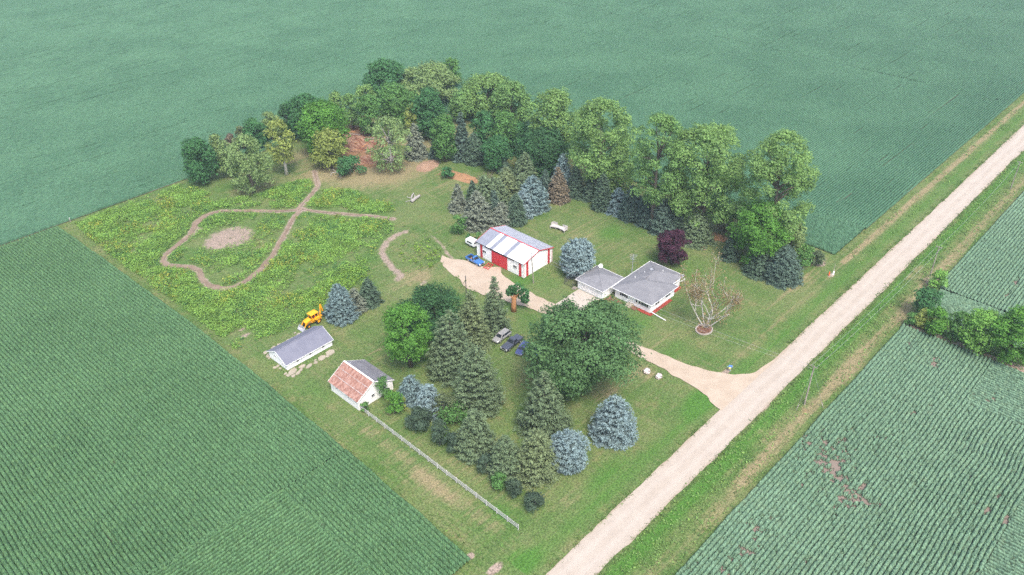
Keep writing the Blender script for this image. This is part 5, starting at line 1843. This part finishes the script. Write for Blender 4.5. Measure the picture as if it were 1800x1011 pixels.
S(796, 862, 513, 618, 'olive2', 'thin-topped brownish olive spruce behind the dense one', style='loose', cov=1.0)
S(846, 894, 488, 588, 'olive', 'sparse ragged spruce beside the broken stump tree', style='loose', cov=.9, thin=.15)
S(701, 743, 662, 711, 'blue2', 'small blue spruce closer to the old shed', style='full', cov=1.2)
S(731, 778, 677, 736, 'blue', 'second small blue spruce, in the shrubs', style='full', cov=1.2)
B(676, 710, 688, 729, 'bright', 'bright green leafy bush beside the old shed')
B(713, 765, 716, 758, 'dk', 'dark olive shrub below the two small blue spruces', ncl=16)
B(755, 788, 738, 784, 'dk', 'dark shrub in the middle of the row along the fence')
B(764, 790, 748, 775, 'lime', 'small lime green bush poking from the shrub row')
B(782, 808, 760, 797, 'dk', 'rounded dark shrub left of the compact grey-green spruce')
B(838, 870, 798, 834, 'dk', 'dark grey-green shrub between two olive spruces')
B(862, 892, 830, 862, 'mid', 'green shrub at the foot of the olive spruce')
B(889, 919, 842, 874, 'dk', 'second last rounded shrub of the row towards the fence end')
B(921, 957, 864, 898, 'dk', 'lone round grey-green shrub near the fence end')
B(704, 716, 698, 722, 'yellow', 'little yellow-leaved bush beside the blue spruces', ncl=6)
B(655, 690, 662, 700, 'mid', 'weedy bush against the old shed door end', ncl=6)
B(632, 650, 707, 724, 'mid', 'low green bush at the shed corner where the fence begins', ncl=6)
P = at(800, 742); twig_tree('dead_brush', P, 5.2, GC['mid'], 'grey tangled brush with bare branches under the big coned spruce', 'brush', 5, stems=8, tilt=.95, depth=3, r=.06, leaves=3, leaf=.22, L=.42, bark='wood_pole', leaf_to=2)
B(760, 800, 690, 735, 'olive2', 'loose olive shrub left of the grey tangled brush', cov=.6)

# west yard
S(574, 623, 501, 569, 'blue2', 'blue-grey spruce next to the backhoe', style='full', cov=1.2)
S(606, 643, 508, 553, 'greyg', 'thin greyish spruce in the middle of the three by the backhoe', style='loose', thin=.25)
S(630, 668, 490, 540, 'dk', 'dark grey spruce at the far end of the three by the backhoe', style='loose', thin=.1)
T(673, 759, 534, 640, 'bright', 'bright green round tree with a blue tag in its leaves', b=.12, ncl=40, rcf=.30)
T(708, 816, 500, 588, 'dark', 'dark gnarly spreading tree behind the bright green one', b=.2, shape='spread', ncl=30, cov=.6)
P = at(1000, 690)
broadleaf('oak_tree', P, 20.0, 12.0, GC['oak'], 'huge dark oak spreading over the parked vehicles', 'tree', seed=7, b=.08, shape='vase', ncl=46, leaf=.24, cov=.72, rcf=.29, limbs=26, trunk_r=.55, lean=(.16, -.12))


def stump_tree():
    b = at(903, 546)
    t = empty('broken_tree', b); tag(t, 'broken tree with an orange-brown shattered trunk and one leafy side', 'tree')
    m = MB(); m.tube([(0, 0, -.1), (0, 0, 1.5), (.15, -.1, 3.4), (.5, -.3, 5.2)], [.75, .6, .55, .25], 9)
    m.tube([(.1, .1, 3.0), (-.6, .5, 4.6)], [.35, .08], 7); m.tube([(.2, -.2, 3.2), (1.2, -.9, 5.2)], [.3, .08], 7); m.build('trunk', M['rust_bark'], t, smooth=True)
    rs = np.random.RandomState(4)
    C = []
    for cx, cy, cz, r in ((.9, -.6, 6.0, 1.3), (1.7, -1.5, 4.6, 1.3), (.2, .5, 5.6, 1.0), (1.9, -1.9, 3.2, .9), (-.3, 1.0, 5.0, .8)):
        n = 220; d = unit(rs.randn(n, 3)); C.append(d * r * (.75 + .4 * rs.rand(n))[:, None] + np.array([cx, cy, cz]))
    C = np.concatenate(C); V, Fq = leaf_quads(C, unit(rs.randn(*C.shape) + np.array([0, 0, .6])), .3, .18, rs)
    o = link('crown', np_mesh('crown', V, Fq, np.repeat(rs.rand(len(C)), 4)), M['leaf'], t); o.color = (*GC['deep'], 1)


stump_tree()
P = at(1241, 576)
bt_ = twig_tree('birch_tree', P, 13.5, (.27, .205, .11), 'dying birch with bare white branches in a ringed mulch bed', 'tree', 31, bark='pale_bark', stems=6, tilt=.58, depth=4, r=.18, leaves=8, leaf=.16, L=.52, spread=.5, hang=2.6, up=.3, leaf_to=2)
m = MB(); n = 30
ring = [(2.05 * math.cos(2 * math.pi * k / n), 1.75 * math.sin(2 * math.pi * k / n)) for k in range(n + 1)]
for k in range(n): m.beam((*ring[k], .12), (*ring[k + 1], .12), .26, .28)
c_ = at(1237.5, 580)
o = m.build('ring_border', M['concrete']); o.location = (c_[0], c_[1], 0); tag(o, 'pale oval stone border round the birch mulch', 'border')
o = sheet('mulch_bed', [(c_[0] + x * .97, c_[1] + y * .97) for x, y in ring[:-1]], .09, M['mulch']); tag(o, 'red-brown mulch under the birch', kind='structure')
T(1154, 1214, 404, 463, 'purple', 'round dark purple-leaved tree on the back lawn', b=.1, ncl=34, rcf=.28, cov=.95)
S(987, 1044, 424, 494, 'blue', 'round-topped blue spruce beside the garage', k_=1.02, style='oval', cov=1.3)

# grove behind the barn
G = [(812, 868, 337, 406, 'greyg', 'ragged grey spruce nearest the barn end', 'loose'), (790, 820, 325, 374, 'greyg', 'greyish spruce at the left tip of the grove', 'loose'), (832, 874, 309, 382, 'olive', 'green spruce rising behind the ragged grey one', 'full'),
     (820, 842, 319, 362, 'dk', 'thin dark spruce tucked at the grove left edge', 'loose'), (892, 922, 342, 397, 'dk', 'dark green spruce right of the small one near the barn roof', 'full'), (866, 898, 357, 399, 'greyg', 'smallest spruce of the grove, just behind the barn roof', 'full'),
     (911, 961, 311, 376, 'blue2', 'large blue-white spruce facing the back lawn', 'full'), (903, 938, 334, 384, 'blue', 'smaller blue spruce leaning on the large blue-white one', 'full'), (902, 942, 270, 338, 'olive', 'tall olive spruce in the middle of the grove', 'full'),
     (876, 898, 279, 308, 'dk', 'small pointed spruce at the back of the grove', 'cone'), (872, 909, 296, 352, 'olive2', 'yellowish olive spruce below the small pointed one', 'full'), (900, 932, 308, 348, 'olive', 'green spruce in front of the tall olive one', 'full'),
     (946, 966, 277, 312, 'dk', 'slender green spruce against the dark woods', 'cone'), (947, 970, 300, 348, 'dkblue', 'slim bluish green spruce behind the blue-white one', 'cone'), (964, 998, 296, 357, 'brown', 'brown-tinged spruce at the right of the grove', 'cone'),
     (974, 1004, 272, 338, 'blue2', 'bluish spruce behind the brown-tinged one', 'full'), (998, 1026, 288, 349, 'dk', 'dark spruce where the lawn corner meets the woods', 'loose'), (845, 892, 314, 368, 'olive', 'broad green spruce deep in the grove', 'full'), (856, 880, 336, 384, 'dkblue', 'narrow bluish spruce between grey and green ones', 'loose'),
     (1024, 1056, 306, 354, 'dk', 'low dark spruce starting the row below the cottonwoods', 'loose'), (1044, 1074, 308, 372, 'dk', 'dense dark spruce, second in the row below the cottonwoods', 'full'), (1066, 1106, 332, 378, 'blue2', 'pale bluish low spruce in the row below the cottonwoods', 'loose'),
     (1092, 1130, 328, 390, 'dkblue', 'dark bluish spruce right of the pale low one', 'full'), (1120, 1148, 338, 399, 'dkblue', 'narrow dark spruce below the first cottonwood trunk', 'full'), (1142, 1188, 348, 412, 'dkblue', 'broad dark spruce behind the purple tree', 'full'), (1172, 1202, 354, 412, 'dk', 'dark spruce half hidden right of the broad one', 'loose'),
     (1196, 1254, 378, 434, 'olive', 'spreading brownish olive spruce right of the purple tree', 'loose'), (1350, 1405, 434, 503, 'dkblue', 'dense rounded spruce at the right end of the windbreak', 'full'), (1312, 1358, 430, 489, 'dk', 'dull spruce left of the dense rounded one', 'loose'), (1272, 1298, 408, 460, 'dk', 'small dark spruce at the foot of the last cottonwood', 'loose'),
     (796, 828, 198, 284, 'dkblue', 'tall dark blue spruce against the woods edge', 'cone'), (818, 850, 236, 290, 'dk', 'shorter dark spruce right of the tall blue one at the woods edge', 'full'), (756, 771, 247, 279, 'dkblue', 'tiny young spruce before the dark woods gap', 'cone'), (712, 748, 217, 282, 'greyg', 'grey half-bare spruce beside the pale dying tree', 'loose')]
for x0, x1, yt, yb, c, lab, st in G:
    S(x0, x1, yt, yb, c, lab, k_=1.3, style=st, cov=1.15, thin=.10 if st == 'loose' else 0)
P = at(856, 325); twig_tree('dead_brush', P, 5.0, GC['brown'], 'reddish leafless thicket at the back of the spruce grove', 'brush', 15, stems=7, tilt=.8, depth=3, r=.06, leaves=1, L=.42, bark='wood_pole')
B(1399, 1430, 431, 471, 'mid', 'leafy bush right of the dense rounded spruce')
B(1424, 1450, 441, 468, 'olive', 'low dull bush at the field corner')
B(1258, 1290, 380, 408, 'brown', 'dull brown bush between the two tall cottonwood groups', cov=.5)
B(818, 829, 411, 423, 'deep', 'round green bush left of the tan mound behind the barn', ncl=6)
B(834, 848, 408, 424, 'mid', 'low green bush against the far barn corner', ncl=6)
B(773, 800, 294, 314, 'deep', 'round dark bush beside the orange soil mound', ncl=8)
B(586, 642, 278, 308, 'deep', 'tall green weed clump before the debris mound', ncl=10)
B(792, 818, 378, 412, 'mid', 'low green bush at the left foot of the spruce grove', ncl=8)
P = at(598, 305); twig_tree('dead_brush', P, 4.5, GC['grey'], 'pile of pale broken limbs beside the green weed clump', 'brush', 25, stems=6, tilt=1.6, depth=2, r=.13, leaves=0, L=.6, bark='deadwood', up=-.05)

# woods along the far edge, left to right
W = [(323, 382, 244, 321, 'deep', 'round dark green tree at the left end of the woods', dict(b=.03, ncl=36)), (365, 398, 237, 290, 'pale', 'pale tree behind the round dark one', dict(b=.1)), (379, 416, 250, 308, 'willow', 'thin yellowish tree between the dark one and the pale willow', dict(b=.08, cov=.55)),
     (397, 473, 237, 337, 'willow', 'big pale willow leaning over the meadow', dict(b=.05, droop=.35, ncl=44, cov=.7, rcf=.27)), (396, 418, 236, 268, 'brown', 'small brownish tree behind the pale willow', dict(b=.1)), (414, 434, 222, 262, 'olive2', 'narrow reddish olive tree at the field edge', dict(b=.1)),
     (426, 467, 210, 258, 'deep', 'small round deep green tree at the field edge', dict(b=.1)), (458, 492, 198, 245, 'pale', 'pale green tree behind the white-trunked one', dict(b=.1)), (467, 520, 211, 288, 'yellow', 'yellow-green tree with a bare white trunk', dict(b=.22, bark='pale_bark', ncl=22, rcf=.36, cov=.65)),
     (488, 520, 182, 236, 'dark', 'dark tree at the left shoulder of the tall green pair', dict(b=.1)), (508, 574, 165, 240, 'deep', 'tall dark green tree on the field side of the bright one', dict(b=.1)), (524, 612, 180, 270, 'bright', 'big bright green tree in the middle of the left woods', dict(b=.1, ncl=46, rcf=.28)),
     (544, 612, 229, 292, 'yellow', 'yellowish tree left of the debris mound', dict(b=.1, cov=.65)), (576, 608, 163, 212, 'cotton', 'light green tree behind the bright one', dict(b=.1)), (600, 634, 165, 222, 'cotton2', 'slim grey-green tree above the debris mound', dict(b=.1)),
     (626, 674, 168, 234, 'mid', 'mid green tree behind the debris mound', dict(b=.1)), (624, 660, 151, 196, 'cotton', 'light green round tree at the field edge left of the tallest dark one', dict(b=.1)), (638, 716, 107, 178, 'deep', 'tallest dark green tree at the far left of the woods crest', dict(b=.06, ncl=44, rcf=.27)),
     (662, 730, 150, 218, 'mid', 'mid green tree below the silvery crest tree', dict(b=.06, ncl=38)), (704, 808, 115, 184, 'willow', 'wide silvery pale tree on the crest of the woods', dict(b=.06, ncl=56, rcf=.22)), (774, 813, 104, 152, 'mid', 'small green tree standing out behind the silvery crest tree', dict(b=.06)),
     (643, 724, 204, 298, 'willow', 'pale dying tree with grey bare twigs right of the debris mound', dict(b=.04, cov=.42, ncl=44, rcf=.22, droop=.3, bark='deadwood', limbs=24)), (713, 744, 184, 240, 'yellow', 'yellow-tinged tree behind the pale dying one', dict(b=.1)), (724, 786, 158, 240, 'deep', 'deep green tree above the dark gap', dict(b=.06, ncl=40)),
     (758, 804, 203, 282, 'mid', 'lower green tree left of the tall blue spruce', dict(b=.04, ncl=34)), (808, 904, 133, 205, 'cotton', 'broad pale green cottonwood on the crest of the woods', dict(b=.06, ncl=56, rcf=.23)), (786, 838, 162, 212, 'cotton2', 'grey-green tree under the crest cottonwood', dict(b=.06)),
     (860, 936, 144, 224, 'cotton2', 'tall grey-green tree right of the crest cottonwood', dict(b=.06, ncl=48, rcf=.25)), (827, 874, 196, 262, 'deep', 'deep green tree right of the tall blue spruce', dict(b=.05)), (864, 914, 198, 268, 'mid', 'mid green tree with hanging yellowish leaves', dict(b=.05, ncl=34)),
     (846, 902, 240, 298, 'deep', 'low deep green tree at the lawn side of the woods', dict(b=.03)), (894, 936, 218, 272, 'deep', 'low dark tree behind the small pointed spruce', dict(b=.04)), (926, 1016, 158, 275, 'cotton', 'tall light green cottonwood above the middle of the grove', dict(b=.1, ncl=56, rcf=.24)),
     (914, 998, 228, 306, 'dark', 'wide dark green tree directly behind the spruce grove', dict(b=.03, ncl=44)), (998, 1116, 177, 318, 'cotton', 'tall leaning cottonwood with a visible grey trunk', dict(b=.16, ncl=56, rcf=.24, cov=.72, limbs=18, trunk_r=.5)), (1056, 1118, 255, 346, 'cotton', 'lighter young tree under the leaning cottonwood', dict(b=.06, cov=.65)),
     (1108, 1204, 203, 360, 'cotton2', 'huge cottonwood with a dark bare trunk', dict(b=.25, ncl=52, rcf=.25, cov=.75, limbs=20, trunk_r=.55)), (1170, 1318, 222, 398, 'cotton', 'widest cottonwood, second from the road', dict(b=.08, ncl=72, rcf=.22, cov=.72, limbs=24, trunk_r=.6, shape='tall')), (1304, 1428, 234, 440, 'cotton', 'tallest cottonwood, nearest the road', dict(b=.06, ncl=80, rcf=.22, cov=.72, limbs=26, trunk_r=.6, shape='tall')),
     (1286, 1392, 356, 465, 'bright', 'lower bright green tree in front of the tallest cottonwood', dict(b=.05, ncl=44, rcf=.24)), (1368, 1418, 390, 445, 'pale', 'pale leafy sapling right of the bright lower tree', dict(b=.1))]
for x0, x1, yt, yb, c, lab, kw in W:
    T(x0, x1, yt, yb, c, lab, **kw)

# bushes and trees across the road
T(1604, 1654, 506, 556, 'deep', 'dark green small tree at the near end of the roadside hedge', b=.12, kR=1.0, ncl=20, rcf=.36)
B(1608, 1642, 544, 578, 'yellow', 'yellow-topped bush in front of the dark roadside tree')
B(1626, 1670, 542, 592, 'bright', 'bright green bush right of the yellow-topped one', ncl=18)
B(1592, 1612, 550, 574, 'mid', 'little green bush at the very tip of the hedge', ncl=7)
B(1668, 1706, 548, 600, 'mid', 'mid green rounded bush in the middle of the hedge', ncl=16)
T(1690, 1768, 542, 620, 'lime', 'large light green leafy tree in the hedge', b=.05, kR=.98, ncl=36, rcf=.30)
T(1742, 1832, 538, 642, 'bright', 'large green tree in the hedge at the right edge', b=.04, kR=.98, ncl=40, rcf=.30)
B(1634, 1666, 474, 508, 'lime', 'lime green weed clump at the pale field corner', ncl=12, cov=.5)


# ------------------------------------------------------------------ weeds and rough grass
def scatter(name, n, region, dens, h0, h1, leaf, cols, label, seed, per=7, mat='weed'):
    rs = np.random.RandomState(seed)
    x = rs.uniform(region[0], region[1], n); y = rs.uniform(region[2], region[3], n)
    ok = rs.rand(n) < dens(x, y)
    x, y = x[ok], y[ok]
    hh = (h0 + (h1 - h0) * vnoise(x, y, 3.0, seed + 1)) * (.6 + .7 * rs.rand(len(x)))
    k = len(x)
    C = np.repeat(np.stack([x, y, np.zeros(k)], 1), per, 0)
    hr = np.repeat(hh, per)
    C[:, 0] += rs.randn(k * per) * .24; C[:, 1] += rs.randn(k * per) * .24
    C[:, 2] = hr * (.25 + .75 * rs.rand(k * per))
    N = unit(rs.randn(k * per, 3) * .7 + np.array([0, 0, .8]))
    V, Fq = leaf_quads(C, N, leaf, leaf * .55, rs, unit(rs.randn(k * per, 3) + np.array([0, 0, .8])))
    tint = np.clip(.35 * np.repeat(vnoise(x, y, 2.2, seed + 2), per) + .2 * np.repeat(rs.rand(k), per) + .45 * rs.rand(k * per), 0, 1)
    o = link(name, np_mesh(name, V, Fq, np.repeat(tint, 4)), M[mat]); o.color = (*cols, 1)
    tag(o, label, 'weeds' if 'weed' in name else 'grass', kind='stuff')


MEADOW = [tuple(at(*p)[:2]) for p in [(127, 394), (330, 320), (360, 338), (392, 352), (440, 348), (490, 330), (545, 312), (556, 335), (575, 333), (640, 338), (684, 350), (694, 372), (650, 378), (600, 380), (684, 386), (694, 402), (662, 430), (652, 455), (648, 480), (600, 520), (560, 545), (500, 582), (440, 602), (415, 616), (320, 540), (210, 462)]]
MOUND2 = [tuple(at(*p)[:2]) for p in [(560, 500), (620, 472), (655, 488), (650, 505), (600, 515), (560, 540), (520, 540)]]
ISLE = [tuple(at(*p)[:2]) for p in [(700, 425), (740, 420), (775, 440), (775, 468), (740, 478), (702, 462)]]


def meadow_density(x, y):
    d = in_poly(x, y, MEADOW).astype(float)
    tr = np.minimum(dist_line(x, y, TRACK_LOOP), dist_line(x, y, TRACK_E))
    d *= sstep(.8, 2.4, tr + .8 * (vnoise(x, y, 2, 5) - .5))
    d *= 1 - np.exp(-(np.hypot((x - YARD_C[0]) / 11, (y - YARD_C[1]) / 9)) ** 4) * .97
    # a mown lane crossing the meadow towards the gravel
    la = [tuple(at(*p)[:2]) for p in [(690, 395), (640, 440), (560, 480), (480, 520), (440, 560)]]
    d *= .35 + .65 * sstep(1.0, 3.2, dist_line(x, y, la))
    inside = in_poly(x, y, TRACK_LOOP)
    d *= np.where(inside, .55, 1.0)
    n = vnoise(x, y, 6.5, 51) * .6 + vnoise(x, y, 2.0, 52) * .4
    return d * sstep(.30, .56, n)


scatter('tall_weeds', 70000, (58, 130, 130, 235), meadow_density, .25, 1.25, .16, (.185, .33, .07), 'dense yellow-green weeds of the meadow', 61)
scatter('tall_weeds', 26000, (58, 130, 130, 235), lambda x, y: meadow_density(x, y) * sstep(.45, .65, vnoise(x, y, 3.5, 93)), .3, .9, .17, (.085, .20, .06), 'darker green weed patches of the meadow', 66)
scatter('flowering_weeds', 22000, (58, 130, 130, 235), lambda x, y: meadow_density(x, y) * sstep(.5, .75, vnoise(x, y, 5, 91)) * .8, .8, 1.5, .18, (.27, .30, .055), 'goldenrod patches in the meadow', 62, 5)
scatter('tall_weeds', 9000, (58, 130, 110, 200), lambda x, y: (in_poly(x, y, MOUND2) * 1.0 + in_poly(x, y, ISLE) * .5 * (vnoise(x, y, 3, 8) > .35)), .4, 1.6, .22, (.17, .29, .045), 'bright weeds on the mown side of the meadow', 63)


def rough(x, y):
    d = (np.abs(y - 44.5) < 4.2) * (x > 60) * (.3 + .6 * vnoise(x, y, 2.2, 33)) * np.where(y < 43.6, .45, 1.0)
    d = np.maximum(d, ((y > 58) & (y < 64.3) & (x > 187)) * .35 * (vnoise(x, y, 2.5, 34) > .4))
    d = np.maximum(d, ((x > 169.3) & (x < 178) & (y < 40)) * .7)
    return d * in_view(x, y, 6)


scatter('rough_grass', 26000, (60, 330, 47, 57), lambda x, y: ((np.abs(y - 48.75) < .55) | (np.abs(y - 55.6) < .55)) * .55 * (vnoise(x, y, 1.6, 36) > .42) * ~((x > 114) & (x < 142) & (y > 53)), .06, .22, .13, (.10, .17, .045), 'grass creeping over the gravel road edges', 68, 4)
scatter('rough_grass', 52000, (60, 330, 10, 66), rough, .12, .5, .17, (.155, .26, .075), 'rough unmown grass of the road ditches', 64, 4)


def border(x, y):
    d = ((x > 58.6) & (x < 61.2) & (y > 66) & (y < 232)) * .25
    d = np.maximum(d, (np.abs(y - 65) < 1.2) * (x > 58) * (x < 70) * .4)
    for a in (TRACK_S, TRACK_Y):
        d = np.maximum(d, (np.abs(dist_line(x, y, a) - 2.2) < .8) * .35)
    for p in (GRAVEL_N[:6], GRAVEL_S[:9]):
        d = np.maximum(d, (dist_line(x, y, p) < .9) * .4 * (vnoise(x, y, 1.5, 35) > .45))
    return d


scatter('edge_weeds', 20000, (57, 150, 60, 235), border, .15, .6, .17, (.10, .19, .045), 'weeds along the field and gravel edges', 65, 5)

# blue tag hanging in the bright green tree
b = at(697, 598, 0)
m = MB(); m.blob((0, 0, 0), (.55, .55, .6), 3, .1, 12, 9); o = m.build('blue_barrel', surf('blue_plastic', (.03, .16, .55), .5), None)
q = at(697, 598, 3.4); o.location = tuple(q); tag(o, 'bright blue round object hanging among the bright green leaves', 'blue bundle')

# ------------------------------------------------------------------ haze: one even volume of air round the whole scene
m = MB(); m.box(-1510, 1510, -1510, 1510, -2, 125)
hz_ = bpy.data.materials.new('haze'); hz_.use_nodes = True
ht = hz_.node_tree; ht.nodes.clear()
ho = ht.nodes.new('ShaderNodeOutputMaterial'); hv = ht.nodes.new('ShaderNodeVolumePrincipled')
hv.inputs['Color'].default_value = (.78, .92, 1.0, 1)
hv.inputs['Density'].default_value = .00023
hv.inputs['Anisotropy'].default_value = .2
ht.links.new(hv.outputs[0], ho.inputs['Volume'])
tag(m.build('haze', hz_), 'thin pale summer haze', 'haze', kind='stuff')
